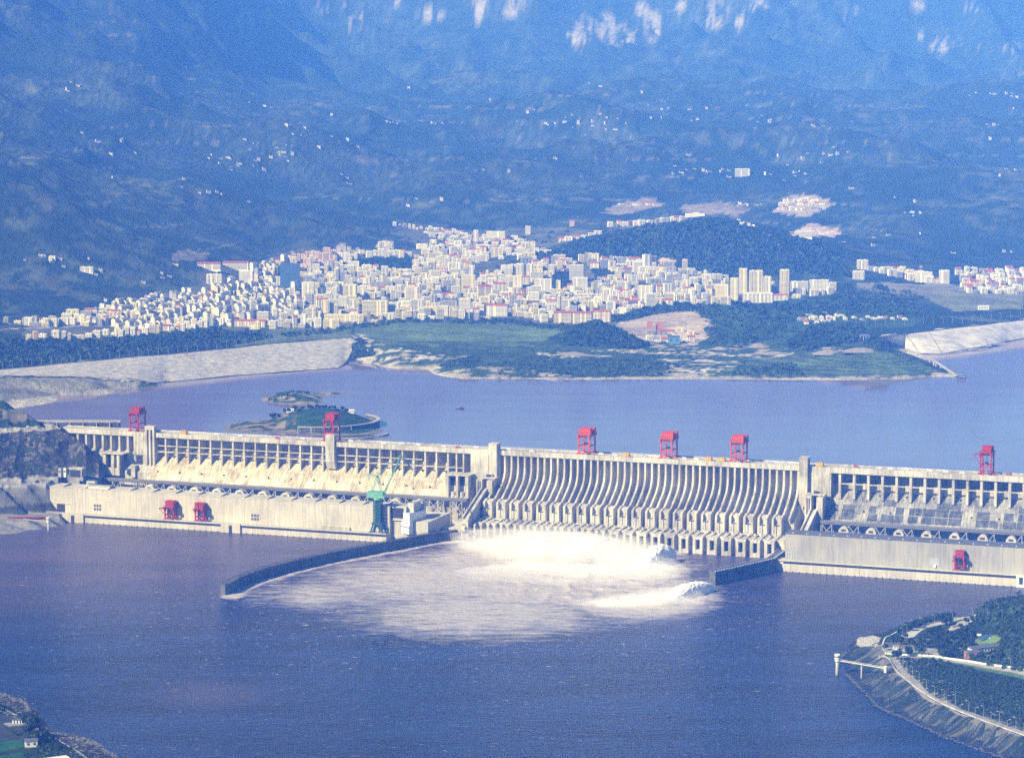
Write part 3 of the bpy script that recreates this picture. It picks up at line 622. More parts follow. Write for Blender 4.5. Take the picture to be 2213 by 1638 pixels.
def low_tower(parent, pxa, pxb, ztop, zbot, t):
    a, b = s_at(pxa, t, 70), s_at(pxb, t, 70); w = b-a; mb = MB()
    mb.dbox(a-6, b+8, -12, t+2, ztop, ztop+1.4)
    for f0, f1 in ((0, .2), (.5, .68), (.84, 1.0)): mb.dbox(a+w*f0, a+w*f1, t-12, t, zbot, ztop)
    mb.dbox(a, b, t-14, t-7, zbot, ztop); mb.dbox(a+w*.2, a+w*.5, t-7.3, t-6.8, zbot+12, ztop, 1)
    mb.dbox(a, b, t-3, t-0.5, zbot, zbot+12)
    mb.build('valve_tower', [CON, DARK], parent)
low_tower(ldam, 222, 258, 84, 50, 20)
# sluice (inclined flume) beside each end of the spillway
def flume(parent, px, ztop, t0, t1, z0, z1, w=11):
    s = s_at(px, t0, z0); mb = MB()
    for o in (0, w-2.2): mb.prism([(t0, z0), (t1, z1), (t1, z1+4.2), (t0, z0+4.2)], s+o, s+o+2.2)
    mb.prism([(t0, z0-2), (t1, z1-2), (t1, z1+0.4), (t0, z0+0.4)], s+2.2, s+w-2.2)
    mb.prism([(t0-14, -10), (t1, -10), (t1, z1-1.8), (t0, z0-1.8), (t0-14, z0-1.8)], s+0.8, s+w-0.8)
    mb.build('log_sluice', CON, parent)
    mb = MB(); mb.dbox(s-7, s+w*0.18, t0-16, t0+6, 40, ztop); mb.dbox(s+w*.9, s+w+8, t0-16, t0+8, 40, ztop-1); mb.dbox(s-8, s+w+9, t0-18, t0-2, ztop, ztop+1.5)
    mb.dbox(s, s+w, t0-17, t0-13, z0, ztop+6); mb.dbox(s+1.5, s+w-1, t0-13.2, t0-12.6, z0, ztop+5, 1)
    for o in (-5, -2, w+2, w+5): mb.dbox(s+o, s+o+0.6, t0+5.9, t0+8.4, 44, ztop-2)
    mb.build('gate_house', [CON, DARK], parent)
flume(spill, 1042, 78, 26, 112, 64, 30)
flume(spill, 1752, 80, 26, 100, 60, 34)
a = s_at(1000, 115, 10); mb = MB(); mb.dbox(a-16, a+8, 60, 108, -10, 26); mb.dbox(a-2, a+4, 107.5, 112, -10, 24); mb.dbox(a+8, sp0-8, 50, 100, -10, 22); mb.dbox(a-38, a-16, 60, 100, -10, 14)
mb.cyl((a-2, -111, 16), (a+4, -111, 16), 5.5, n=14); mb.build('end_pier', CON, spill)
# right power section
rdam = power_dam('gravity_dam', 'grey stained gravity dam right of the spillway, dark patches on its sloping face', {'body': [(s_at(1795), 1720)]}, 0, CONG, 0, 0)
mb = MB(); mb.dbox(sp1+4, 1720, -34, 0.8, 112, 117.2, 0); mb.dbox(sp1+4, 1720, -0.4, 1.2, 110.4, 118.4, 0); mb.dbox(sp1+4, 1720, -34.6, -33.4, 117.2, 118.2); mb.build('deck', CON, rdam)
tower(spill, 1727, 1745, 130.5, 42, -8, 9)
a, b = s_at(1745), s_at(1793); mb = MB(); mb.dbox(a-8, b, -34, -14, -10, 112); mb.dbox(a, b, -14, 2.2, 60, 110.5); mb.dbox(b, b+2.6, -14, 1.6, 52, 110.4); mb.dbox(a+9, a+10.2, 2.1, 2.4, 78, 80, 1); mb.build('solid_block', [CON, DARK], rdam)
bayr = [s_at(1815)]+[s_at(x) for x in np.arange(1846, 2330, 30.6)]
for s in bayr:
    mb = MB(); mb.prism([(-14, 112), (-0.6, 112), (-0.6, 74), (-4.5, 70), (-14, 84)], s-1.8, s+1.8); mb.build('bay_pier', CON, rdam)
mb = MB(); mb.dbox(bayr[0], 1720, -2.4, -1.2, 94.5, 96.0); mb.dbox(bayr[0], 1720, -14.1, -13.4, 84, 95, 0); mb.build('bay_beam', CON, rdam)

# ------------------------------------------------------------------ service bridges on steel trestles, penstock domes
def bridge(label, px0, px1, t, z, zleg, pitch_s, first, px_end_tall=None):
    root = dthing('service_bridge', label, 'bridge'); a, b = s_at(px0, t, z), s_at(px1, t, z)
    mb = MB(); mb.dbox(a, b, t-7, t+7, z-0.6, z+0.5); mb.dbox(a, b, t+6.2, t+6.9, z-3, z-0.6); mb.dbox(a, b, t-6.9, t-6.2, z-3, z-0.6); mb.build('deck', ASPH, root)
    mb = MB(); 
    for s in np.arange(a, b, 6): mb.dbox(s, s+0.25, t+6.6, t+6.9, z+0.5, z+1.8)
    mb.dbox(a, b, t+6.6, t+6.85, z+1.6, z+1.85); mb.dbox(a, b, t+6.6, t+6.85, z+1.05, z+1.2); mb.build('railing', STEEL, root)
    s = a+first; i = 0
    while s < b-14:
        mb = MB(); w = 14.5
        for x in (s, s+w):
            for tt in (t-5.5, t+5.5): mb.dbox(x-0.5, x+0.5, tt-0.5, tt+0.5, zleg, z-0.6)
        for tt in (t-5.5, t+5.5):
            mb.beam((s, -tt, zleg+1), (s+w, -tt, z-3), 0.95); mb.beam((s, -tt, z-3), (s+w, -tt, zleg+1), 0.95); mb.beam((s, -tt, (zleg+z)/2-1), (s+w, -tt, (zleg+z)/2-1), 0.4); mb.beam((s, -tt, z-3), (s+w, -tt, z-3), 0.7)
        mb.build('trestle', STEEL, root); s += pitch_s; i += 1
    if px_end_tall:
        for px in px_end_tall:
            s = s_at(px, t, 30); mb = MB(); w = 10; n = 4; hh = (z-3-14)/n
            for x in (s, s+w): mb.dbox(x-0.55, x+0.55, t+5, t+6, 12, z-1)
            for k in range(n):
                z0 = 14+k*hh; mb.beam((s, -t-5.5, z0), (s+w, -t-5.5, z0+hh), 0.6); mb.beam((s, -t-5.5, z0+hh), (s+w, -t-5.5, z0), 0.6); mb.beam((s, -t-5.5, z0), (s+w, -t-5.5, z0), 0.6)
            mb.build('trestle', STEEL, root)
    return root
TL, TR_ = 33, 36
bridge('steel trestle service bridge behind the left powerhouse roof', 222, 1012, TL, 47, 24, 38.3, 20, [918, 948, 976])
bridge('steel trestle service bridge behind the right powerhouse roof', 1775, 2330, TR_, 46, 22, 38.3, 2)
def domes(parent, px0, px1, t, z, r):
    s0, s1 = s_at(px0, t, z), s_at(px1, t, z); k = int(round((s1-s0)/38.3)); out = []
    for i in range(k+1):
        s = s0+i*(s1-s0)/k; mb = MB(); n = 12
        pts = [(s+r*math.cos(math.pi*j/n), r*math.sin(math.pi*j/n)) for j in range(n+1)]
        v = [(x, -t+4, z+y) for x, y in pts]+[(x, -t-4, z+y*0.96) for x, y in pts]; m = n+1
        mb.add(v, [tuple(range(m))[::-1], tuple(range(m, 2*m))]+[(j, j+1, m+j+1, m+j) for j in range(n)])
        mb.dbox(s-r, s+r, t-4, t+4, 20, z); mb.dbox(s-r*.45, s+r*.45, t+3.9, t+4.15, z+r*.1, z+r*.5, 1)
        mb.build('penstock_dome', [CONP, DARK], parent, smooth=False)
# ------------------------------------------------------------------ powerhouses
def powerhouse(label, s0, s1, tf, zb, zt, depth, m, dark_roof, tw, zw, gaps=()):
    root = dthing('powerhouse', label, 'powerhouse')
    mb = MB(); mb.dbox(s0, s1, tf-depth, tf, -10, zt-1.0); mb.build('hall', m, root)
    mb = MB()
    if dark_roof:
        mb.dbox(s0-0.5, s1+0.5, tf-depth-0.5, tf+0.6, zt-1.0, zt+0.6)
        for s in np.arange(s0+10, s1, 19): mb.dbox(s, s+1.5, tf-1.2, tf+0.9, zt+0.6, zt+1.3, 1)
        mb.build('roof', [ROOFS[2], WHITE], root)
    else:
        mb.dbox(s0-0.3, s1+0.3, tf-depth-0.3, tf+0.35, zt-1.0, zt)
        for s in np.arange(s0+22, s1, 38.3):   # low upstand at each unit joint throws the short dark dashes
            mb.prism([(tf-depth*0.7, zt), (tf-1, zt), (tf-1, zt+1.0), (tf-depth*0.7, zt+3.4)], s, s+1.6)
        mb.build('roof', CONP, root)
    mb = MB(); mb.dbox(s0-0, s1+0, tf, tw, -10, zw); mb.dbox(s0, s1, tw-0.3, tw+1.2, zw-0.2, zw+1.4); mb.dbox(s0, s1, tw, tw+0.8, zw-3.2, zw-0.2, 1)
    for a, b in gaps:
        mb.dbox(a, b, tw-0.2, tw+2.6, -6, zw+1.6); mb.dbox(a+(b-a)*.42, a+(b-a)*.58, tw+2.5, tw+2.75, 0, zw-1, 1)
    mb.build('quay', [CONP, DARK], root)
    mb = MB()
    for s in np.arange(s0+4, s1, 6.4): mb.dbox(s, s+0.3, tw+0.6, tw+0.9, zw+1.4, zw+2.7)
    mb.dbox(s0, s1, tw+0.6, tw+0.85, zw+2.5, zw+2.75); mb.build('railing', STEEL, root)
    mb = MB()
    for s in np.arange(s0+3, s1, 9.6): mb.dbox(s, s+0.7, tw+1.0, tw+1.3, -1, 1.6)
    mb.build('fender', DSTEEL, root)
    return root
sl0 = s_at(108, 157, 30); sl1 = s_at(842, 157, 30)
phl = powerhouse('long beige powerhouse with yellowish concrete wall at the foot of the left dam', sl0, sl1, 157, 12, 51, 36, CONP, False, 170, 12, [(s_at(135, 171, 8), s_at(181, 171, 8)), (s_at(478, 171, 8), s_at(520, 171, 8))])
mb = MB(); mb.dbox(sl0+12, sl0+26, 156.9, 157.3, 12, 25, 1); mb.dbox(sl0+4, sl0+34, 156.8, 157.6, 25, 26.2, 0); mb.build('gate', [CONP, DARK], phl)
for px in (203, 543):
    s = s_at(px, 157, 15); mb = MB()
    for i in range(3):
        for j in range(2): mb.dbox(s+i*4.6, s+i*4.6+3.4, 157, 157.25, 18+j*5.5, 22+j*5.5)
    mb.build('window', WIN, phl)
s = s_at(700, 158, 12); mb = MB(); mb.dbox(s-4, s+42, 157, 160, 12, 16.5); mb.build('annex', CON, phl)
domes(phl, 325, 770, 117, 48.5, 8.2)
# unfinished end of the hall: open bay with a curved top and the last two domes
s2 = s_at(842, 157, 30); s3 = s_at(925, 150, 30); mb = MB(); mb.dbox(s2, s3, 60, 150, -10, 30); mb.dbox(s2+2, s2+24, 118, 152, 30, 51); mb.dbox(s2+24, s2+34, 118, 146, 30, 56); mb.dbox(s2+1, s2+20, 150.5, 152.4, 34, 49, 1)
mb.build('open_bay', [CONP, DARK], phl)
domes(phl, 856, 905, 108, 46, 10)
sr0 = s_at(1697, 182, 30)
phr = powerhouse('grey panelled powerhouse with a dark roof edge at the foot of the right dam', sr0, 1720, 182, 15, 52, 26, CONQ, True, 192, 15)
domes(phr, 1824, 2310, 138, 51, 7.2)
s = s_at(2010, 182, 20); mb = MB(); mb.dbox(s-1, s+13, 182, 182.5, 19, 30); mb.dbox(s+5, s+8, 182.3, 184, 17, 21, 1); mb.build('service_door', [STEEL, WHITE], phr)
s = s_at(1699, 182, 20); mb = MB(); [mb.dbox(s+i*3.4, s+i*3.4+1.6, 182, 182.4, 17, 26) for i in range(5)]; mb.build('louvre', STEEL, phr)
sq = s_at(1670, 192, 10); mb = MB(); mb.dbox(sq, sr0+0.5, 170, 191.7, -10, 15.2); mb.dbox(sq, sr0, 191.6, 193.1, 14.8, 16.4); mb.build('quay_end', CONP, phr)
s = s_at(2196, 193, 10); mb = MB(); mb.dbox(s, s+16, 192, 194, 0, 15.6); mb.dbox(s+4, s+9, 194, 194.3, 4, 13.5, 1); mb.build('water_gauge', [WALLS[0], GLASS], phr)

# ------------------------------------------------------------------ training walls
def wall_path(name, label, pts, th, zt, m, rail):
    root = thing(name, label, 'wall'); mb = MB(); n = len(pts)
    L, R = [], []
    for i, p in enumerate(pts):
        d = (pts[min(i+1, n-1)]-pts[max(i-1, 0)]); d.z = 0; d.normalize(); q = Vector((-d.y, d.x, 0))
        if q.y < 0: q = -q
        L.append(p); R.append(p+q*th)
    for i in range(n-1):
        a, b, c, d = L[i], L[i+1], R[i+1], R[i]
        v = [(p.x, p.y, z) for z in (-8, zt) for p in (a, b, c, d)]
        mb.add(v, [(0, 1, 5, 4), (2, 3, 7, 6), (4, 5, 6, 7)]+([(3, 0, 4, 7)] if i == 0 else [])+([(1, 2, 6, 5)] if i == n-2 else []))
    mb.build('wall_body', m, root)
    mb = MB(); 
    for i in range(n-1):
        a, b = L[i], L[i+1]; k = max(1, int((b-a).length/5.5))
        for j in range(k):
            p = a.lerp(b, j/k); mb.box(p.x-0.45, p.x+0.45, p.y-0.2, p.y+0.7, zt, zt+1.4)
        mb.beam((a.x, a.y+0.3, zt+1.2), (b.x, b.y+0.3, zt+1.2), 0.35)
        a, b = R[i], R[i+1]; mb.beam((a.x, a.y, zt+1.2), (b.x, b.y, zt+1.2), 0.35)
    mb.build('parapet', rail, root)
    return root
def curve(pts, n=6):
    out = []; m = len(pts)
    for i in range(m-1):
        p0, p1, p2, p3 = pts[max(i-1, 0)], pts[i], pts[i+1], pts[min(i+2, m-1)]
        for j in range(n):
            t = j/n; out.append(0.5*((2*p1)+(p2-p0)*t+(2*p0-5*p1+4*p2-p3)*t*t+(3*p1-p0-3*p2+p3)*t**3))
    out.append(pts[-1]); return out
tw = curve([P(x, y, 0) for x, y in [(990, 1166), (920, 1176), (860, 1188), (780, 1203), (700, 1219), (600, 1243), (545, 1260), (515, 1273), (498, 1283), (487, 1286)]])
wall_path('training_wall', 'long dark curved wall reaching into the river left of the white water', tw, 9, 14, WET, WET)
tw2 = [P(1546, 1266, 0), P(1600, 1254, 0), P(1672, 1237, 0), P(1672, 1237, 0)+(D(0, 0, 0)-D(0, 70, 0))]
wall_path('training_wall', 'short straight wall with white pickets beside the right powerhouse', tw2, 11, 19, WET, WHITE)

# ------------------------------------------------------------------ gantry cranes
def crane(label, px, py_foot, z, t_front, gx, gy, hleg, house, m, mh, jib=False, group=None):
    """gx rail span along the crest, gy leg spacing across it; local x along the dam, y upstream"""
    s = s_at(px, t_front, z); root = thing('gantry_crane', label, 'crane', Matrix.Translation(D(s, t_front, z)) @ Matrix.Rotation(YAW, 4, 'Z'), group)
    w = 0.9
    for x in (-gx/2, gx/2):
        for y in (0, gy):
            mb = MB(); mb.box(x-w, x+w, y-w, y+w, 2.0, hleg); mb.box(x-w*0.6, x+w*0.6, y-w*1.25, y+w*1.25, hleg*0.46, hleg*0.52); mb.build('leg', m, root)
            mb = MB(); mb.box(x-3.4, x+3.4, y-0.8, y+0.8, 0.2, 2.2); [mb.cyl((x+o, y-0.9, 0.5), (x+o, y+0.9, 0.5), 0.55, n=8) for o in (-2.6, -0.9, 0.9, 2.6)]; mb.build('bogie', [m], root)
    mb = MB()
    for y in (0, gy): mb.box(-gx/2, gx/2, y-0.55, y+0.55, hleg*0.40, hleg*0.46); mb.box(-gx/2, gx/2, y-0.5, y+0.5, 2.0, 3.0)
    for x in (-gx/2, gx/2): mb.box(x-0.55, x+0.55, 0, gy, hleg*0.44, hleg*0.49); mb.box(x-0.4, x+0.4, 0, gy, 2.2, 3.0); mb.beam((x, 0, hleg*0.5), (x, gy*0.35, hleg-1), 0.6); mb.beam((x, gy, hleg*0.5), (x, gy*0.65, hleg-1), 0.6)
    mb.build('tie_beam', m, root)
    mb = MB(); 
    for x in (-gx/2, gx/2): mb.box(x-1.1, x+1.1, -5.5, gy+4.5, hleg, hleg+2.6)
    mb.box(-gx/2, gx/2, -1, 1, hleg, hleg+2.2); mb.box(-gx/2, gx/2, gy-1, gy+1, hleg, hleg+2.2); mb.box(-gx/2-2, gx/2+2, -5.2, gy+4, hleg+2.6, hleg+3.1); mb.build('girder', m, root)
    mb = MB()
    for x in (-gx/2-1.9, gx/2+1.9):
        mb.box(x-0.1, x+0.1, -5.2, gy+4, hleg+4.1, hleg+4.3)
        for y in np.arange(-5, gy+4, 2.5): mb.box(x-0.1, x+0.1, y-0.1, y+0.1, hleg+3.1, hleg+4.3)
    mb.build('railing', m, root)
    for y0, y1, x0, x1, hh in house:
        mb = MB(); z0 = hleg+3.1; mb.box(x0, x1, y0, y1, z0, z0+0.8, 1); mb.box(x0+.2, x1-.2, y0+.2, y1-.2, z0+0.8, z0+hh); mb.box(x0-.2, x1+.2, y0-.2, y1+.2, z0+hh, z0+hh+0.5)
        for i in range(int((x1-x0)/2.6)): mb.box(x0+1+i*2.6, x0+2.2+i*2.6, y0+0.1, y0+0.22, z0+2.4, z0+4.0, 1)
        mb.build('machinery_house', [mh, DSTEEL], root)
    mb = MB(); mb.box(-gx/2-3.5, -gx/2-1.1, gy*0.3, gy*0.3+3, hleg-5, hleg-1.5); mb.build('cab', m, root)
    mb = MB(); mb.cyl((-0.8, gy*0.4, hleg), (-0.8, gy*0.4, hleg*0.6), 0.15, n=6); mb.cyl((0.8, gy*0.4, hleg), (0.8, gy*0.4, hleg*0.6), 0.15, n=6); mb.box(-2.4, 2.4, gy*0.4-1, gy*0.4+1, hleg*0.52, hleg*0.62); mb.build('hook_block', DSTEEL, root)
    mb = MB(); mb.cyl((gx/2-1.5, -1.5, 2.5), (gx/2-1.5, -2.9, 2.5), 2.0, n=14); mb.build('cable_reel', DSTEEL, root)
    mb = MB(); mb.beam((gx*0.1, gy*0.2, hleg+3), (gx*0.1, gy*0.2, hleg+16), 0.35); mb.build('mast', m, root)
    if jib:
        mb = MB(); mb.beam((-gx/2, 0, hleg-1), (-gx/2-9, -3, hleg+1.5), 0.9); mb.beam((-gx/2, 0, hleg*0.45), (-gx/2-9, -3, hleg+1.5), 0.6); mb.beam((-gx/2, gy, hleg-1), (-gx/2-9, -3, hleg+1.5), 0.5); mb.build('jib', m, root)
    return root
HB = [(1, 11, -8.5, 9.5, 9.0), (14, 24, -6.0, 11.5, 8.5)]
grp = 'red gantry cranes standing on the dam crest'
crane('red gantry crane on the far left crest beside the slotted twin tower', 290, 930, 118.2, -3, 14, 24, 26, [(2, 10, -7, 8, 8), (12, 22, -6, 9, 8)], RED, RED, group=grp)
crane('dark red gantry crane behind the slim tower, in front of the round island', 711, 948, 118.2, -3, 15, 24, 30, [(2, 10, -7, 8, 9), (12, 22, -6, 9, 9)], RED, RED, group=grp)
crane('leftmost bright red gantry crane above the spillway, cab hung on its left side', 1262, 981, 118.2, -3, 17, 27, 26, HB, REDL, REDL, group=grp)
crane('bright red gantry crane above the spillway, middle one of three with open legs', 1440, 990, 118.2, -3, 17, 27, 26, HB, REDL, REDL, group=grp)
crane('bright red gantry crane above the right end of the spillway beside two yellow hoists', 1592, 996, 118.2, -3, 17, 27, 26, HB, REDL, REDL, group=grp)
crane('dark red gantry crane alone on the crest of the far right dam', 2130, 1025, 118.2, -3, 15, 22, 28, [(2, 11, -6, 7, 9), (13, 21, -5, 8, 8)], RED, RED, jib=True, group=grp)
grp = 'red cranes standing on the powerhouse quays'
crane('small red crane with a pale jib, left one of the pair before the left powerhouse', 366, 1124, 12.2, 168, 14, 9, 17, [(-2, 9, -6, 8, 9)], RED, RED, jib=True, group=grp)
crane('small red crane without a jib, right one of the pair before the left powerhouse', 431, 1127, 12.2, 168, 13, 9, 17, [(-2, 9, -7, -0.5, 8.5), (-2, 9, 0.5, 7, 8.5)], RED, RED, group=grp)
crane('small red crane standing on the quay of the grey right powerhouse', 2073, 1240, 15.2, 190, 12, 6, 17, [(-1, 6, -6, 6, 8)], RED, RED, group=grp)

# yellow hoists and vehicles on the crest
def hoist_bm():
    mb = MB(); mb.cyl((-5.5, 0, 2.6), (5.5, 0, 2.6), 2.6, n=14); mb.box(-6.5, 6.5, -2.4, 2.4, 0.4, 1.6)
    return mb
hm = hoist_bm().mesh('hoist_body', YEL, True); mb = MB(); [mb.box(x-.9, x+.9, y-.5, y+.5, 0, .9) for x in (-5, 5) for y in (-2, 2)]; hw = mb.mesh('hoist_wheel', DSTEEL)
mb = MB(); [mb.box(x-.5, x+.5, -2.8, 2.8, 0.9, 6.0) for x in (-3.6, 0, 3.6)]; mb.box(-4.2, 4.2, -.6, .6, 5.4, 6.4); hfm = mb.mesh('hoist_frame', YEL)
for px, lab in [(397, 'yellow hoist on the left crest between two red cranes'), (1353, 'yellow hoist on the spillway crest between the first two bright red cranes'),
                (1531, 'left yellow hoist of the pair beside the third bright red crane'), (1560, 'right yellow hoist of the pair beside the third bright red crane'), (1772, 'yellow hoist on the crest just right of the white tower')]:
    s = s_at(px, -5, 119); r = thing('hoist', lab, 'hoist', Matrix.Translation(D(s, -6, 117.3)) @ Matrix.Rotation(YAW, 4, 'Z'), 'yellow hoists on the crest')
    link('drum', hm, r); link('wheel', hw, r); link('frame', hfm, r)
vm = []
for c, nm in ((WHITE, 'white'), (ROOFB, 'pale blue'), (mat('dark_red_paint', (0.4, 0.06, 0.05), 0.4), 'dark red')):
    b_ = MB(); b_.box(-4, 4, -1.3, 1.3, 0.5, 1.7); b_.add([(-3.7,-1.2,1.7),(2.2,-1.2,1.7),(2.2,1.2,1.7),(-3.7,1.2,1.7),(-3.4,-1.1,3.2),(1.4,-1.1,3.2),(1.4,1.1,3.2),(-3.4,1.1,3.2)], [(0,1,5,4),(1,2,6,5),(2,3,7,6),(3,0,4,7),(4,5,6,7)]); body = b_.mesh('van_body', c)
    b_ = MB(); [b_.cyl((x, -1.35, .5), (x, 1.35, .5), .5, n=8) for x in (-2.6, 2.6)]; wh = b_.mesh('van_wheel', DARK); b_ = MB(); b_.box(-3.0, 0.9, -1.22, 1.22, 2.1, 2.9); wi = b_.mesh('van_window', WIN); vm.append((body, wh, wi, nm))
vpx = [345, 470, 520, 600, 655, 760, 830, 870, 905, 960, 990, 1030, 1100, 1150, 1200, 1300, 1330, 1394, 1420, 1480, 1505, 1620, 1665, 1697, 1850, 1900, 1925, 1960, 2010, 2045, 2080, 2180]
zone = lambda p: 'left dam' if p < 700 else 'middle dam' if p < 1065 else 'spillway' if p < 1730 else 'right dam'
for i, px in enumerate(vpx):
    body, wh, wi, nm = vm[1 if px in (1394, 1665, 1697) else 2 if i % 7 == 3 else 0]
    tt = -8-14*((i*37) % 10)/10; s = s_at(px, tt, 118)
    r = thing('van', f'{nm} vehicle standing on the {zone(px)} crest', 'vehicle', Matrix.Translation(D(s, tt, 117.3)) @ Matrix.Rotation(YAW, 4, 'Z'), f'{nm} vehicles on the {zone(px)} crest')
    link('body', body, r); link('wheel', wh, r); link('window', wi, r)
# approach wall upstream of the crest
mb = MB(); a = P(82, 918, 112); b = P(252, 923, 112)
root = thing('guide_wall', 'dark low guide wall on the lake just behind the left end of the crest', 'wall')
y0 = 4190; ax = (85-PW/2)/F*y0; bx = (250-PW/2)/F*y0
mb = MB(); mb.box(ax-60, bx, y0, y0+16, 60, 106.5); mb.build('wall_body', WET, root)
mb = MB(); mb.box(ax-60, bx+2, y0-1, y0+17, 106.5, 109); mb.build('walkway', DECK, root)
mb = MB(); [mb.box(x, x+1.2, y0-3.5, y0-0.5, 97, 106.4) for x in np.arange(ax, bx, 22)]; mb.build('bracket', CON, root)

# ------------------------------------------------------------------ green jib crane and white shed at the end of the left quay
zq = 12.2; s = s_at(817, 163, zq); root = thing('jib_crane', 'tall green slewing jib crane on a dark lattice tower', 'crane', Matrix.Translation(D(s, 163, zq)) @ Matrix.Rotation(YAW, 4, 'Z'))
mb = MB()
for x in (-10, 10):
    for y in (-6, 6): mb.beam((x, y, 0), (x*0.55, y*0.7, 14), 2.2)
    mb.box(x-3, x+3, -8, 8, 0, 1.8)
mb.box(-8, 8, -5, 5, 13, 15.5); mb.build('portal', TEAL, root)
mb = MB(); r_ = 5.2
for x in (-r_, r_):
    for y in (-r_*.8, r_*.8): mb.box(x-.55, x+.55, y-.55, y+.55, 14, 50)
for k in range(7):
    z0 = 15+k*5
    for y in (-r_*.8, r_*.8): mb.beam((-r_, y, z0), (r_, y, z0+5), .5); mb.beam((r_, y, z0), (-r_, y, z0+5), .5); mb.box(-r_, r_, y-.3, y+.3, z0-.3, z0+.3)
    for x in (-r_, r_): mb.beam((x, -r_*.8, z0), (x, r_*.8, z0+5), .5); mb.box(x-.3, x+.3, -r_*.8, r_*.8, z0-.3, z0+.3)
mb.box(-3.6, 3.6, -3, 3, 14, 49); mb.build('tower', TEAL, root)
mb = MB(); mb.cyl((0, 0, 49), (0, 0, 52), 6.5, n=16); mb.box(-15, 10, -5, 5, 52, 61); mb.box(-14, 9, -5.2, 5.2, 61, 61.6); mb.box(10, 13, -6, -2, 52, 56); mb.build('machinery_house', GRN, root)
mb = MB()
for y in (-3, 3): mb.beam((-8, y, 61), (-1, y, 84), .9); mb.beam((6, y, 61), (-1, y, 84), .9); mb.beam((-1, y, 84), (-16, y*.6, 86), .7); mb.beam((-16, y*.6, 86), (-9, y, 61), .5); mb.beam((-1, y, 84), (4, y, 72), .5)
mb.box(-2, 0, -3, 3, 83, 85); mb.build('gantry_frame', GRN, root)
tip = Vector((46, -22, 118)); foot = Vector((12, -4, 60))
mb = MB(); 
for y in (-1.8, 1.8):
    for dz in (0, 3.0):
        a = foot+Vector((0, y, dz*0.4)); b = tip+Vector((0, y*.5, dz)); mb.beam(a, b, .45)
for k in range(16):
    a = foot.lerp(tip, k/16); b = foot.lerp(tip, (k+1)/16); mb.beam(a+Vector((0, -1.6, 0)), b+Vector((0, 1.6, 2)), .28); mb.beam(a+Vector((0, 1.6, 2)), b+Vector((0, -1.6, 0)), .28)
mb.build('jib', GRN, root)
mb = MB(); mb.beam((-1, -1.5, 84.5), tip+Vector((0, -1, 3)), .5); mb.beam((-1, 1.5, 84.5), tip+Vector((0, 1, 3)), .5); mb.build('stay', GRN, root)
mb = MB(); e2 = tip+Vector((22, -8, -17)); mb.beam(tip+Vector((-6, 2, 3)), e2, 1.1); mb.beam(tip+Vector((-4, 2, 6)), e2, .6); mb.beam(tip+Vector((-6, 2, 3)), tip+Vector((-4, 2, 6)), .6); mb.build('fly_jib', TEAL, root)
mb = MB(); mb.beam(e2, e2-Vector((0, 0, 26)), .2); mb.box(e2.x-1, e2.x+1, e2.y-1, e2.y+1, e2.z-29, e2.z-26); mb.build('hook_block', DSTEEL, root)
c = P(885, 1155, 12); a = P(845, 1150, 12); b = P(920, 1147, 12)
root = thing('shed', 'white windowless shed with a pale blue roof standing on the quay', 'shed')
cx, cy = c.x, c.y; ax_, ay_ = a.x, a.y+14; bx_, by_ = b.x, b.y+6; dx_, dy_ = ax_+bx_-cx, ay_+by_-cy
def quadbox(mb, z0, z1, q, m=0): 
    v = [(x, y, z) for z in (z0, z1) for x, y in q]; mb.add(v, [(0,1,5,4),(1,2,6,5),(2,3,7,6),(3,0,4,7),(4,5,6,7),(3,2,1,0)], m)
q = [(ax_, ay_), (cx, cy), (bx_, by_), (dx_, dy_)]
mb = MB(); quadbox(mb, 22, 42, q); f = 0.33; quadbox(mb, 12, 22, [(ax_+(cx-ax_)*f, ay_+(cy-ay_)*f), (cx, cy), (bx_, by_), (dx_+(bx_-dx_)*f, dy_+(by_-dy_)*f)]); mb.build('wall', WHITE, root)
mb = MB(); ql = [(x+(x-(cx+dx_)/2)*.02, y+(y-(cy+dy_)/2)*.02) for x, y in q]; quadbox(mb, 42, 43, ql); mb.build('roof', ROOFB, root)
mb = MB(); mb.beam((ax_, ay_-.3, 22), (cx-.2, cy-.4, 22), .8); mb.box(cx-.5, cx+.5, cy-.7, cy-.1, 12, 24); mb.build('door_rail', DSTEEL, root)
mb = MB(); [mb.box(P(x, 1148, 12).x, P(x, 1148, 12).x+3, P(x, 1150, 12).y, P(x, 1150, 12).y+2, 12, 13.6) for x in range(800, 900, 9)]
ob = mb.build('stacked_material', mat('brown_material', (0.2, 0.12, 0.09), .8)); tag(ob, 'scattered brown building material on the quay before the white shed', 'building material', kind='stuff')

# ------------------------------------------------------------------ generic bank built from column profiles
def bank(name, label, cols, px0, px1, Y0, Y1, nx, ny, m, paint, rough=1.5, seed=1, byX=None, rocky=0):
    cp = Cols(cols, Y0, Y1, 1400)
    Ys = np.linspace(Y0, Y1, ny); a = np.linspace((px0-PW/2)/F, (px1-PW/2)/F, nx)/math.cos(0)
    Ya, aa = np.meshgrid(Ys, a, indexing='ij'); X = aa*Ya*1.0
    pxc = PW/2+F*X/(Ya*CP+(H-20)*SP) if False else px_of(X, Ya, 20.0)
    Z = cp(pxc, Ya); base = Z.copy()
    n = fbm(X/9, Ya/9, 4, seed)-0.5; Z = Z+rough*n*sstep(-2, 4, Z)
    if rocky: Z = Z+rocky*(ridged(X/22, Ya/22, 4, seed+5)-0.45)*sstep(20, 60, Z)
    px, py = vproj(X, Ya, Z)
    c = paint(X, Ya, Z, px, py, base)
    o = grid_mesh(name, X, Ya, Z, m, c, smooth=not rocky); tag(o, label, kind='structure'); o['kind'] = 'structure'
    return cp
def lay(c, mask, col): c[mask] = col
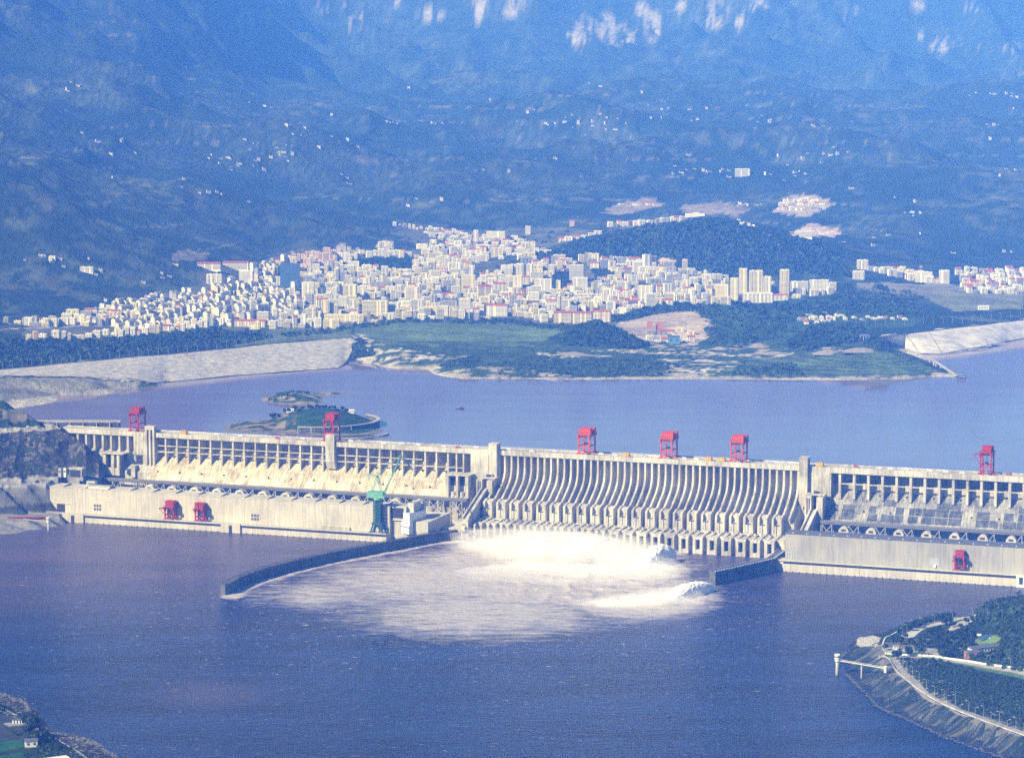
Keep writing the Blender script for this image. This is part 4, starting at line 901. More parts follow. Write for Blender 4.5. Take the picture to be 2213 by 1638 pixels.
# left abutment
CL = {}
CL[-400] = [(1195, -4), (1180, 0), (1150, 12), (1128, 13), (1075, 48), (1060, 55), (1050, 57), (935, 125), (900, 140), (800, 215), ('Y', 120, 190), ('Y', 120, 60), ('Y', 200, 50)]
CL[-60] = [(1175, -4), (1160, 0), (1133, 12), (1118, 13), (1056, 52), (1044, 54), (1037, 56), (936, 118), (926, 119), (835, 178), ('Y', 60, 150), ('Y', 90, 60), ('Y', 200, 50)]
CL[0] = [(1168, -4), (1154, 0), (1130, 12), (1113, 13), (1055, 52), (1042, 54), (1035, 56), (936, 118), (926, 119), (860, 162), ('Y', 50, 125), ('Y', 70, 60), ('Y', 200, 50)]
CL[60] = [(1160, -4), (1145, 0), (1126, 12), (1108, 13), (1052, 51.5), (1038, 54), (1031, 56), (930, 118), (922, 119.5), (893, 140), ('Y', 50, 118), ('Y', 60, 60), ('Y', 200, 50)]
CL[100] = [(1150, -4), (1138, 0), (1120, 12), (1106, 13), (1048, 52), (1034, 54), (1029, 56), (936, 116), (924, 118), (918, 119), ('Y', 50, 117.5), ('Y', 40, 60), ('Y', 200, 50)]
CL[128] = [(1146, -4), (1133, 0), (1117, 12), (1103, 13), (1045, 52), (1033, 54), (1028, 56), (940, 112), (930, 117), (925, 118), ('Y', 50, 117.5), ('Y', 40, 60), ('Y', 200, 50)]
CL[150] = [(1140, -6), (1110, -6), (1100, 12), (1045, 50), (1032, 54), (1028, 56), (948, 106), (935, 116), ('Y', 30, 116), ('Y', 30, 60), ('Y', 200, 50)]
CL[185] = [(1140, -6), (1110, -6), (1090, 12), (1040, 50), (1031, 54), (1027, 56), (975, 90), ('Y', 8, 98), ('Y', 20, 98), ('Y', 30, 40), ('Y', 200, 40)]
CL[215] = [(1140, -6), (1110, -6), (1090, 12), (1040, 48), (1031, 53), (1027, 55), (1005, 68), ('Y', 8, 76), ('Y', 16, 70), ('Y', 30, 40), ('Y', 200, 40)]
CL[228] = [(1140, -8), (1090, 5), (1045, 40), (1035, 44), ('Y', 30, 44), ('Y', 30, 40), ('Y', 200, 40)]
def paint_left(X, Y, Z, px, py, base):
    c = np.zeros(X.shape+(3,)); n = fbm(X/18, Z/14+Y/30, 4, 3); n2 = fbm(X/5, Z/4+Y/9, 3, 13)
    c[:] = (0.022, 0.025, 0.030); c[n > 0.55] = (0.05, 0.05, 0.048); c[(n2 > 0.61)] = (0.12, 0.112, 0.10); c[n < 0.40] = (0.03, 0.045, 0.03)
    lay(c, (base > 119.5) & (n2 > 0.30), (0.018, 0.04, 0.022)); lay(c, (base > 130) & (base < 146) & (n > 0.47) & (px > -20), (0.13, 0.125, 0.11))
    lay(c, (base > 13.2) & (base < 51), (0.15, 0.155, 0.15)); lay(c, (base > 13.2) & (base < 26), (0.05, 0.055, 0.06)); lay(c, (base >= 51) & (base < 56.3), (0.24, 0.24, 0.23))
    lay(c, (base > 11.5) & (base <= 13.2), (0.20, 0.20, 0.19)); lay(c, (base <= 11.5), (0.22, 0.22, 0.21)); lay(c, (base > 117.2) & (base < 119.3), (0.28, 0.27, 0.24))
    return c
bank('rock_slope', 'dark blasted rock hillside with benches left of the dam', CL, -420, 236, 3560, 4420, 420, 420, BANK, paint_left, 1.6, 3, rocky=9)
# portal, huts, railing on the bench, red tarpaulin, gauge on the quay
def box_thing(name, label, cat, px, py, z, w, d, h, m, part, rz=YAW, extra=None, group=None):
    p = P(px, py, z); r = thing(name, label, cat, TR((p.x, p.y, z), rz), group)
    mb = MB(); mb.box(-w/2, w/2, 0, d, 0, h); mb.build(part, m, r)
    if extra: extra(r, w, d, h)
    return r
def ex_portal(r, w, d, h):
    mb = MB(); mb.box(-w/2+1.6, w/2-1.6, -0.15, 0.1, 0, h-2.6); mb.build('opening', DARK, r)
    mb = MB(); mb.box(-w/2-2, w/2+2, -0.6, 1, h-1.2, h+0.3); mb.build('lintel', CON, r)
box_thing('tunnel_portal', 'square tunnel mouth in the rock beside two white huts', 'tunnel', 163, 1031, 56, 22, 14, 14, CON, 'frame', extra=ex_portal)
def ex_hut(r, w, d, h):
    mb = MB(); mb.box(-w/2-.3, w/2+.3, -.3, d+.3, h, h+.6); mb.build('roof', ROOFS[0], r); mb = MB(); mb.box(-w/2+.6, w/2-.6, -.1, .05, h*.5, h*.75); mb.build('window', WIN, r)
box_thing('hut', 'left grey hut beside the tunnel mouth', 'hut', 129, 1031, 56, 5, 6, 14, WALLS[2], 'wall', extra=ex_hut)
box_thing('hut', 'right white hut nearest the tunnel mouth', 'hut', 140, 1031, 56, 4, 5, 14.5, WALLS[0], 'wall', extra=ex_hut)
box_thing('gate_building', 'low pale building on the left end of the powerhouse roof', 'building', 212, 1055, 51, 40, 9, 4, WALLS[0], 'wall', extra=ex_hut)
box_thing('gate_block', 'low stepped pale block on the powerhouse roof beside the bridge', 'building', 196, 1050, 52, 14, 8, 7, WALLS[0], 'wall', extra=ex_hut)
p = P(58, 1119, 13.4); r = thing('tarpaulin', 'long red tarpaulin lying on the lower left quay', 'tarpaulin', TR((p.x, p.y, 13.4), 0.05)); mb = MB(); mb.add([(-30, -3, 0), (30, 1, 0), (32, 7, 0), (-26, 5, 0), (-28, 0, 1.6), (0, 2, 2.2), (31, 4, 1.6)], [(0, 1, 6, 5, 4), (3, 4, 5, 6, 2), (0, 4, 3), (1, 2, 6)]); mb.build('sheet', mat('faded_red_cloth', (.22, .03, .03), .9), r)
def gauge(label, px, py, zt, k=1.0, ladder=False):
    p = P(px, py, 0); r = thing('gauge_tower', label, 'tower', TR(p))
    mb = MB(); mb.cyl((0, 0, -6), (0, 0, zt-7), 2.2*k, 2.2*k, 14); mb.build('column', CON, r, True)
    mb = MB(); mb.cyl((0, 0, zt-7), (0, 0, zt), 3.4*k, 3.4*k, 14); mb.cyl((0, 0, zt-3.6), (0, 0, zt-3.0), 4.0*k, 4.0*k, 14); mb.build('cabin', WALLS[0], r)
    mb = MB(); mb.cyl((0, 0, zt), (0, 0, zt+1.0), 4.3*k, 3.8*k, 14); mb.build('roof', WALLS[0], r)
    mb = MB(); mb.cyl((0, 0, zt-2.8), (0, 0, zt-1.4), 3.47*k, 3.47*k, 14); mb.build('window', WIN, r)
    return p, r
p, _ = gauge('small pale gauge tower in the water below the left quay', 105, 1146, 19, 0.8)
r = thing('footbridge', 'low footbridge from the left quay to the gauge tower', 'bridge'); q = P(50, 1122, 12); mb = MB(); mb.beam((q.x, q.y, 12.5), (p.x-3, p.y, 12.5), 1.6, .5); mb.beam((q.x, q.y-.8, 13.7), (p.x-3, p.y-.8, 13.7), .2); mb.build('deck', CON, r)

# right riverside bank
CR = {}
def far_(y, z): return [(y, z)]
CR[1780] = [(1700, -5), (1300, -5)]
CR[1808] = [(1700, -5), (1470, -4), (1436, -0.4), (1420, -4), (1300, -5)]
CR[1835] = [(1700, -5), (1480, -4), (1462, 0.2), (1450, 1.2), (1440, 0.6), (1404, 0.6), (1394, -0.2), (1380, -4), (1250, -5)]
CR[1860] = [(1700, -5), (1495, -4), (1486, 0), (1478, 1.6), (1466, 1.0), (1458, 1.2), (1425, 5), (1388, 3), (1378, 0), (1368, -4), (1250, -5)]
CR[1885] = [(1700, -5), (1522, -4), (1512, 0), (1503, 1.6), (1490, 1.0), (1482, 1.3), (1418, 10), (1384, 9), (1370, 0), (1360, -4), (1250, -5)]
CR[1911] = [(1700, -5), (1545, -4), (1534, 0), (1526, 1.7), (1515, 1.0), (1507, 1.4), (1422, 15), (1412, 15), (1390, 14), (1378, 13), (1367, 0), (1358, -4), (1250, -5)]
CR[1965] = [(1700, -5), (1566, -4), (1556, 0), (1550, 1.7), (1545, 1.0), (1539, 1.4), (1474, 15), (1464, 15), (1440, 14), (1356, 14.5), (1353, 12), (1349, 0), (1340, -4), (1250, -5)]
CR[2047] = [(1800, -5), (1605, -4), (1594, 0), (1588, 1.7), (1580, 1.0), (1574, 1.4), (1524, 15), (1513, 15), (1500, 14), (1440, 16), (1340, 15), (1337, 11), (1331, 0), (1320, -4), (1200, -5)]
CR[2100] = [(1800, -5), (1622, -4), (1611, 0), (1605, 1.7), (1598, 1.0), (1591, 1.4), (1549, 15), (1538, 15), (1525, 14), (1450, 18), (1380, 22), (1332, 22), ('Y', 30, 14), ('Y', 60, 0), ('Y', 30, -5), ('Y', 900, -5)]
CR[2125] = [(1800, -5), (1632, -4), (1620, 0), (1613, 1.7), (1606, 1.0), (1599, 1.4), (1559, 15), (1549, 15), (1535, 14), (1460, 18), (1390, 24), (1345, 28), (1312, 36), ('Y', 40, 20), ('Y', 90, 0), ('Y', 30, -5), ('Y', 900, -5)]
CR[2155] = [(1900, -5), (1645, -4), (1632, 0), (1626, 1.7), (1621, 1.0), (1615, 1.4), (1573, 15), (1562, 15), (1548, 14), (1480, 18), (1400, 27), (1345, 38), (1302, 50), ('Y', 50, 40), ('Y', 110, 0), ('Y', 30, -5), ('Y', 900, -5)]
CR[2213] = [(1950, -5), (1668, -4), (1654, 0), (1647, 1.7), (1640, 1.0), (1632, 1.4), (1590, 15), (1578, 15), (1565, 14), (1490, 20), (1410, 34), (1350, 48), (1296, 62), ('Y', 60, 52), ('Y', 160, 0), ('Y', 30, -5), ('Y', 900, -5)]
CR[2700] = [(2200, -5), (1850, -4), (1830, 0), (1825, 1.4), (1780, 15), (1768, 15), (1500, 30), (1400, 60), (1300, 95), ('Y', 100, 80), ('Y', 300, 0), ('Y', 900, -5)]
ROADR = [(1906, 1416), (1930, 1422), (1952, 1452), (2006, 1496), (2074, 1532), (2213, 1584), (2320, 1622)]
def rpath(pts, z): return [P(x, y, z) for x, y in pts]
roadR = curve(rpath(ROADR, 15), 8)
innerR = curve([P(x, y, z) for x, y, z in [(1912, 1415, 15), (2005, 1418, 16), (2060, 1428, 17), (2130, 1442, 19), (2213, 1462, 22), (2330, 1490, 26)]], 6)
upR = curve([P(x, y, z) for x, y, z in [(1962, 1374, 14.6), (1985, 1357, 14.8), (2020, 1347, 15), (2060, 1341, 16), (2100, 1334, 21), (2112, 1328, 25)]], 6)
loopR = curve([P(x, y, z) for x, y, z in [(1907, 1394, 14), (1913, 1378, 14), (1925, 1368, 14.4), (1945, 1357, 14.6), (1975, 1353, 14.6)]], 6)
def paint_right(X, Y, Z, px, py, base):
    c = np.zeros(X.shape+(3,)); n = fbm(X/20, Y/16, 4, 3); n2 = fbm(X/3.2, Y/3.2, 3, 13); c[:] = (0.012, 0.028, 0.016)
    c[(n > 0.55) & (n2 > .45)] = (0.03, 0.045, 0.02); c[n < 0.42] = (0.014, 0.026, 0.02)
    sl = (base > 1.2) & (base < 15.0) & (py > 1380) & (Y < 3060)
    # stained revetment: long pale and dark run-off streaks down the slope
    d = seg_dist(X, Y, [(p.x, p.y) for p in roadR]); along = X*0.62-Y*0.78
    st = .5*fbm(along/6.5, d/60, 3, 17)+.5*fbm(along/1.7, d/40, 3, 19); c[sl] = (0.022, 0.038, 0.045); c[sl & (st > 0.51)] = (0.045, 0.06, 0.06); c[sl & (st > 0.60)] = (0.12, 0.118, 0.10); c[sl & (st < 0.42)] = (0.015, 0.028, 0.035)
    lay(c, sl & (base > 10.5+3*(st-.5)*4) & (fbm(along/12, d/30, 3, 23) > 0.56), (0.15, 0.145, 0.12))
    lay(c, base <= 1.35, (0.022, 0.03, 0.05)); lay(c, (base > 1.35) & (base <= 1.75) & (py > 1400) & (n2 > 0.52), (0.05, 0.05, 0.045))
    lay(c, d < 5.2, (0.27, 0.265, 0.235)); lay(c, (d < 5.2) & (n2 > .62), (0.22, .215, .19))
    d2 = seg_dist(X, Y, [(p.x, p.y) for p in upR]); lay(c, d2 < 7.5, (0.42, 0.41, 0.34))
    d3 = seg_dist(X, Y, [(p.x, p.y) for p in innerR]); lay(c, d3 < 4.0, (0.30, 0.29, 0.25)); lay(c, (d3 > 4) & (d3 < 12) & (px > 2020), (0.07, 0.12, 0.05))
    lay(c, inpoly(px, py, [(1905, 1398), (1990, 1400), (1985, 1414), (1915, 1418)]), (0.30, 0.30, 0.27)); lay(c, inpoly(px, py, [(1910, 1410), (1995, 1408), (2000, 1416), (1915, 1420)]), (0.04, 0.10, 0.04))
    lay(c, inpoly(px, py, [(1850, 1392), (1858, 1378), (1885, 1372), (1905, 1378), (1880, 1395), (1860, 1398)]) , (0.36, 0.35, 0.29))
    lay(c, inpoly(px, py, [(2105, 1385), (2120, 1372), (2150, 1372), (2165, 1378), (2150, 1390), (2115, 1392)]), (0.12, 0.20, 0.05))
    lay(c, inpoly(px, py, [(2040, 1368), (2062, 1346), (2100, 1335), (2112, 1325), (2100, 1345), (2060, 1362)]), (0.32, 0.31, 0.26))
    lay(c, inpoly(px, py, [(2060, 1333), (2112, 1318), (2112, 1330), (2065, 1342)]), (0.24, 0.28, 0.18))
    lay(c, inpoly(px, py, [(2003, 1400), (2025, 1400), (2035, 1425), (2008, 1422)]), (0.30, 0.29, 0.25))
    return c
BR = bank('riverbank', 'dark green riverside headland with a stained concrete embankment', CR, 1780, 2640, 1900, 3700, 420, 760, BANK, paint_right, 0.15, 5)
def zr(x, y): return float(BR(px_of(x, y, 20.0), y))
def ribbon(name, label, pts, w, zoff, h, m, cat='wall', zf=zr, off=0.0, part='wall_body'):
    r = thing(name, label, cat); mb = MB()
    for a, b in zip(pts[:-1], pts[1:]):
        d = (b-a); d.z = 0; d.normalize(); q = Vector((-d.y, d.x, 0))*off; a2 = a+q; b2 = b+q
        mb.beam((a2.x, a2.y, zf(a2.x, a2.y)+zoff), (b2.x, b2.y, zf(b2.x, b2.y)+zoff), w, h)
    mb.build(part, m, r); return r
ribbon('parapet_wall', 'low concrete kerb wall along the river side of the embankment road', roadR, .5, .5, 1.2, CON, off=-5.9, zf=lambda x, y: 14.9)
ribbon('parapet_wall', 'pale boundary wall running inland above the embankment road', innerR, .5, 1.0, 2.2, WALLS[0], off=4.6)
ribbon('parapet_wall', 'dark retaining wall above the water behind the row of round trees', upR, .6, .6, 1.6, CON, off=7.8)
ribbon('parapet_wall', 'pale curved kerb at the tip of the headland', loopR, 1.2, .5, 1.2, WALLS[0])
# street lamps
mb = MB(); mb.cyl((0, 0, 0), (0, 0, 11), .22, .14, 6); mb.beam((0, 0, 11), (-1.9, 0, 11.7), .16); lamp_pole = mb.mesh('lamp_pole', STEEL)
mb = MB(); mb.box(-3.3, -1.8, -.25, .25, 11.55, 11.85); lamp_head = mb.mesh('lamp_head', WHITE)
def lamp(x, y, z, label, grp, rz=0, sc=1.0):
    r = thing('street_lamp', label, 'street lamp', TR((x, y, z), rz, sc), grp); link('pole', lamp_pole, r); link('lamp_head', lamp_head, r)
def along_path(pts, step, off):
    out = []; L = 0; nx = 0
    for a, b in zip(pts[:-1], pts[1:]):
        d = (b-a); l = math.hypot(d.x, d.y); d = d/l if l else d
        while nx <= L+l:
            p = a+d*(nx-L); out.append((p.x-d.y*off, p.y+d.x*off)); nx += step
        L += l
    return out
for x, y in along_path(roadR, 27, 5.6)[:-1]: lamp(x, y, zr(x, y), 'tall grey street lamp on the field side of the embankment road', 'street lamps on the field side of the embankment road')
for x, y in along_path(roadR, 27, -5.2)[1:-1]: lamp(x, y, zr(x, y), 'tall grey street lamp on the river side of the embankment road', 'street lamps on the river side of the embankment road', rz=math.pi)
for x, y in along_path(upR, 22, 6.4): lamp(x, y, zr(x, y), 'street lamp among the round trees above the far water edge', 'street lamps behind the row of round trees', sc=.85)
for x, y in along_path(innerR, 34, 7)[1:]: lamp(x, y, zr(x, y), 'street lamp along the pale inland wall', 'street lamps along the inland wall', sc=.9)
for px, py in [(2005, 1418), (2003, 1400), (2060, 1395), (2085, 1350), (2133, 1358), (2157, 1366), (2078, 1415)]:
    Yq = P(px, py, 20).y; q = PY(px, py, Yq); lamp(q.x, q.y, zr(q.x, q.y), 'street lamp standing in the park of the headland', 'street lamps in the headland park', sc=.85)
# gauge tower with its footbridge
p, r = gauge('white round gauge tower standing in the river off the embankment', 1809, 1458, 23, 0.85)
q = P(1904, 1447, 15); q = Vector((q.x, q.y, 16)); r = thing('footbridge', 'long white footbridge from the embankment to the round gauge tower', 'bridge')
mb = MB(); mb.beam((p.x+3, p.y, 16.4), (q.x+6, q.y, 16.4), 1.5, .5); mb.build('deck', WALLS[0], r)
mb = MB(); [mb.beam((p.x+3, p.y+o, 17.9), (q.x+6, q.y+o, 17.9), .14) for o in (-.9, .9)]; mb.build('railing', WALLS[0], r)
mb = MB(); xm = p.x+(q.x-p.x)*.56; ym = p.y+(q.y-p.y)*.56; mb.cyl((xm, ym, -4), (xm, ym, 16), .9, n=10); mb.build('pier', CON, r)
r = thing('gatehouse', 'small white gatehouse at the shore end of the footbridge', 'hut', TR((q.x+5, q.y, 10))); mb = MB(); mb.cyl((0, 0, 2), (0, 0, 8.5), 1.7, n=10); mb.build('wall', WALLS[0], r); mb = MB(); mb.cyl((0, 0, 8.5), (0, 0, 9.2), 2.3, 2.0, n=10); mb.build('roof', WALLS[0], r)
# long house in the park, small billboard, kiosks
def house(name, label, cat, x, y, z, w, d, h, rz, wall, roof, pitched=2.0, wins=5, group=None, M=None):
    r = thing(name, label, cat, M or TR((x, y, z), rz), group)
    mb = MB(); mb.box(-w/2, w/2, -d/2, d/2, -6, h); mb.build('wall', wall, r)
    mb = MB(); e = .6; mb.add([(-w/2-e, -d/2-e, h), (w/2+e, -d/2-e, h), (w/2+e, d/2+e, h), (-w/2-e, d/2+e, h), (-w/2-e, 0, h+pitched), (w/2+e, 0, h+pitched)], [(0, 1, 5, 4), (2, 3, 4, 5), (0, 4, 3), (1, 2, 5), (3, 2, 1, 0)]); mb.build('roof', roof, r)
    for i in range(wins):
        mb = MB(); x0 = -w/2+(i+.3)*w/wins; mb.box(x0, x0+w/wins*.45, -d/2-.08, -d/2+.05, h*.35, h*.75); mb.build('window', WIN, r)
    return r
q = P(2128, 1402, 26); house('long_house', 'long low house with a dark roof and brick end in the headland park', 'house', q.x, q.y, zr(q.x, q.y), 40, 9, 6, 0.42, WALLS[0], ROOFS[2], 2.5, 10)
q = P(2108, 1408, 26); house('brick_house', 'small brick coloured house at the left end of the long park house', 'house', q.x-4, q.y, zr(q.x, q.y), 16, 9, 6, 0.1, mat('brick', (0.42, 0.20, 0.12), .85, .3, .4), ROOFS[2], 2, 3)
q = P(2128, 1368, 34); r = thing('billboard', 'blue and white billboard above the lawn in the park', 'billboard', TR((q.x, q.y, zr(q.x, q.y)))); mb = MB(); mb.box(-8, 8, -.2, .2, 2, 7); mb.build('panel', WALLS[5], r); mb = MB(); mb.box(-9, -4, -.35, -.22, 6, 8.5); mb.box(5, 9, -.35, -.22, 1, 4); mb.build('sign', WHITE, r); mb = MB(); [mb.box(x-.2, x+.2, -.2, .2, -1, 2) for x in (-6, 6)]; mb.build('post', STEEL, r)
q = P(1936, 1402, 14.5); house('kiosk', 'small white kiosk on the paved tip of the headland', 'kiosk', q.x, q.y, zr(q.x, q.y), 6, 5, 4, 0, WALLS[0], ROOFS[0], 1.2, 2)

# lower left bank
CB = {}
CB[-700] = [(2600, 14), (1700, 14), (1500, 13), (1300, 10), (1240, 0), (1200, -5)]
CB[-100] = [(2600, 12), (1600, 12), (1500, 12), (1475, 6), (1460, 0), (1440, -5)]
CB[0] = [(2600, 12), (1560, 12), (1527, 12), (1508, 8), (1494, 0), (1480, -5)]
CB[60] = [(2600, 12), (1560, 12), (1545, 11), (1530, 5), (1520, 0), (1505, -5)]
CB[110] = [(2600, 12), (1600, 12), (1590, 10), (1585, 4), (1578, 0), (1562, -5)]
CB[185] = [(2600, 12), (1650, 12), (1625, 11), (1605, 4), (1592, 0), (1578, -5)]
CB[262] = [(2600, 12), (1690, 12), (1672, 11), (1652, 4), (1639, 0), (1622, -5)]
CB[400] = [(2600, 12), (1800, 12), (1780, 8), (1740, 0), (1720, -5)]
CB[700] = [(2600, 12), (2000, 10), (1950, 0), (1920, -5)]
roadL = curve([P(x, y, 12) for x, y in [(-120, 1480), (0, 1532), (60, 1562), (110, 1592), (150, 1616), (185, 1642), (260, 1700)]], 6)
def paint_bl(X, Y, Z, px, py, base):
    c = np.zeros(X.shape+(3,)); n = fbm(X/14, Y/12, 4, 33); n2 = fbm(X/2.2, Y/2.2, 3, 43); c[:] = (0.012, 0.026, 0.014); c[(n > 0.5) & (n2 > .5)] = (0.03, 0.045, 0.02)
    rk = (base < 10.5); c[rk] = (0.02, 0.022, 0.03); c[rk & (n2 > 0.52)] = (0.08, 0.08, 0.08); c[rk & (n2 > 0.66)] = (0.24, 0.235, 0.21)
    d = seg_dist(X, Y, [(p.x, p.y) for p in roadL]); lay(c, d < 3.4, (0.10, 0.11, 0.13)); lay(c, (d > 3.0) & (d < 3.7), (0.32, 0.33, 0.34))
    lay(c, inpoly(px, py, [(-40, 1598), (60, 1592), (80, 1602), (55, 1612), (0, 1625), (-40, 1632)]), (0.018, 0.085, 0.035)); lay(c, inpoly(px, py, [(-40, 1640), (50, 1622), (60, 1700), (-40, 1700)]), (0.014, 0.07, 0.03))
    lay(c, inpoly(px, py, [(-60, 1540), (20, 1545), (62, 1565), (62, 1600), (-60, 1600)]), (0.035, 0.045, 0.055)); lay(c, inpoly(px, py, [(5, 1562), (60, 1560), (60, 1566), (20, 1569)]), (0.25, 0.25, 0.24))
    return c
BL = bank('riverbank', 'dark riverside ground with a road and rocky edge at the lower left', CB, -660, 640, 1700, 3200, 330, 560, BANK, paint_bl, 0.9, 7)
def zl(x, y): return float(BL(px_of(x, y, 20.0), y))
def fig_leaf(n, r, h, seed, flat=1.0, size=0.9):
    """crown of many small leaf faces spread through an uneven volume"""
    g = np.random.default_rng(seed); mb = MB(); lobes = [(g.normal(0, r*.38, 2), h*.45+g.random()*h*.35, r*(.45+.35*g.random())) for _ in range(6)]
    for _ in range(n):
        c, cz, rr = lobes[g.integers(6)]; v = g.normal(0, 1, 3); v /= np.linalg.norm(v); q = rr*(.55+.45*g.random())
        p = np.array((c[0], c[1], cz))+v*q*np.array((1, 1, flat)); a = g.normal(0, 1, 3); a /= np.linalg.norm(a); b = np.cross(a, v+.3*g.normal(0, 1, 3)); b /= np.linalg.norm(b)+1e-6; s = size*(.6+.8*g.random())
        mb.add([p-a*s-b*s*.6, p+a*s-b*s*.6, p+b*s], [(0, 1, 2)])
    return mb
CROWN = [fig_leaf(420, 3.4, 8.5, 11+i, .85, .85).mesh('crown', LEAF if i != 3 else LEAF2) for i in range(4)]
def trunk_mesh(h, r):
    mb = MB(); mb.cyl((0, 0, -2), (0, 0, h*.6), r, r*.6, 7)
    for k in range(4): a = k*1.7; mb.cyl((0, 0, h*.35+k*.3), (math.cos(a)*h*.25, math.sin(a)*h*.25, h*.75), r*.4, r*.15, 5)
    return mb.mesh('trunk', BARK)
TRK = trunk_mesh(7, .28)
def tree(x, y, z, sc, label, grp, k=None, name='tree'):
    k = int(rng.integers(4)) if k is None else k
    r = thing(name, label, 'tree', TR((x, y, z), float(rng.random()*6.28), sc), grp); link('crown', CROWN[k], r); link('trunk', TRK, r)
def at(px, py, z, zf):
    for _ in range(6): q = P(px, py, z); z = zf(q.x, q.y)
    return q.x, q.y, z
for px, py in [(1950, 1367), (1957, 1362), (1966, 1363), (1972, 1357), (1980, 1355), (1986, 1358), (1992, 1352), (1998, 1349), (2006, 1346), (2012, 1345), (2018, 1344), (2024, 1342), (2036, 1340), (2043, 1339), (2050, 1337), (2056, 1338), (1944, 1371)]:
    x, y, z = at(px, py, 15, zr); tree(x, y, z, .9+.35*rng.random(), 'round dark tree in the row along the far water edge of the headland', 'round trees in a row along the far water edge')
for px, py in [(1928, 1385), (1937, 1388), (1948, 1392), (1955, 1382), (1965, 1392), (1973, 1396), (1982, 1390), (1990, 1394), (1998, 1400), (2010, 1395), (2020, 1402), (2028, 1398), (2038, 1404), (2046, 1392), (1995, 1378), (2010, 1372), (2020, 1368), (2030, 1362), (2040, 1352), (2052, 1350), (2060, 1356), (2075, 1360), (2088, 1368), (2070, 1375), (2056, 1382), (2044, 1376), (2032, 1384), (2085, 1388), (2095, 1396), (2070, 1398), (2062, 1408), (2100, 1378), (2088, 1350), (2100, 1344), (2112, 1350), (2122, 1352), (2090, 1408), (2080, 1420), (2100, 1424), (2050, 1415), (2040, 1418), (2120, 1425), (2140, 1430), (2160, 1425)]:
    x, y, z = at(px, py, 18, zr); tree(x, y, z, .8+.5*rng.random(), 'dark leafy tree in the park between the embankment and the hill', 'dark trees of the headland park')
for px, py, sc, lab in [(1940, 1425, 1.5, 'left large dark tree on the lawn before the dark field'), (1962, 1418, 1.5, 'middle large dark tree behind the dark field'), (1986, 1417, 1.5, 'right large dark tree behind the dark field'), (2042, 1423, 1.4, 'single dark tree beside the bend of the inland wall'), (1912, 1405, 1.0, 'slim tree beside the tip of the embankment road')]:
    x, y, z = at(px, py, 16, zr); tree(x, y, z, sc, lab, None)
def clumps(name, label, pts, size, m, seed, n=16, cat='woods'):
    """dense woodland: thousands of small leaf faces in uneven clumps, one object"""
    g = np.random.default_rng(seed); pts = np.asarray(pts, float); k = len(pts)
    v = g.normal(0, 1, (k, n, 3)); v /= np.linalg.norm(v, axis=2, keepdims=True); v[..., 2] = np.abs(v[..., 2])*1.1
    R = (size*(.35+1.15*g.random(k)**1.5))[:, None, None]
    c = pts[:, None, :]+v*R*(.75+.25*g.random((k, n, 1)))
    a = g.normal(0, 1, (k, n, 3)); a -= v*(a*v).sum(2, keepdims=True)*.75; a /= np.linalg.norm(a, axis=2, keepdims=True); b = np.cross(a, v); b /= np.linalg.norm(b, axis=2, keepdims=True)+1e-9
    s = R*(.45+.35*g.random((k, n, 1)))
    V = np.stack([c-a*s-b*s*.6, c+a*s-b*s*.6, c+b*s], 2).reshape(-1, 3).astype(np.float32); nf = len(V)//3
    me = bpy.data.meshes.new(name); me.vertices.add(len(V)); me.vertices.foreach_set('co', V.ravel()); me.loops.add(len(V)); me.loops.foreach_set('vertex_index', np.arange(len(V), dtype=np.int32))
    me.polygons.add(nf); me.polygons.foreach_set('loop_start', np.arange(0, len(V), 3, dtype=np.int32)); me.update(calc_edges=True); me.materials.append(m); me.materials.append(LEAF2 if m is LEAF else LEAF); pick = (vnoise(pts[:, 0]/45, pts[:, 1]/45, seed)*.6+g.random(k)*.4 > .62); me.polygons.foreach_set('material_index', np.repeat(pick, nf//k).astype(np.int32))
    o = link(name, me); tag(o, label, cat, kind='stuff'); return o
def scatter(poly, n, zf, zest, z0=0.0, box=None, seed=1, jit=0):
    """random ground points whose place lies within a patch of ground given by its outline"""
    g = np.random.default_rng(seed); W_ = [P(x, y, zest) for x, y in poly] if not callable(zest) else [zest(x, y) for x, y in poly]
    x0, x1 = min(q.x for q in W_), max(q.x for q in W_); y0, y1 = min(q.y for q in W_), max(q.y for q in W_)
    mx, my = (x1-x0)*.08, (y1-y0)*.35+30
    X = g.uniform(x0-mx, x1+mx, n); Y = g.uniform(y0-my, y1+my, n); Z = zf(X, Y); px, py = vproj(X, Y, Z)
    k = inpoly(px, py, poly); return np.stack([X[k], Y[k], Z[k]+z0], -1)
zrv = lambda X, Y: BR(px_of(X, Y, 20.0), Y)
w1 = scatter([(2108, 1318), (2123, 1306), (2155, 1292), (2213, 1280), (2400, 1260), (2400, 1420), (2213, 1440), (2180, 1425), (2165, 1400), (2175, 1375), (2140, 1350), (2115, 1340)], 9000, zrv, 40, seed=3)
w1b = scatter([(2060, 1410), (2213, 1405), (2400, 1420), (2400, 1480), (2213, 1450), (2110, 1430)], 3500, zrv, 22, seed=13)
clumps('hill_woods', 'dense dark woods covering the hill behind the headland park', np.concatenate([w1, w1b]), 3.4, LEAF, 4, 14)
w2 = scatter([(1955, 1426), (2010, 1422), (2050, 1430), (2213, 1478), (2400, 1520), (2400, 1640), (2213, 1574), (2090, 1534), (2020, 1495), (1966, 1452)], 20000, zrv, 15, seed=5)
clumps('scrub', 'dark scrub filling the field beside the embankment road', w2, 1.7, LEAF, 6, 10, 'scrub')
zlv = lambda X, Y: BL(px_of(X, Y, 20.0), Y)
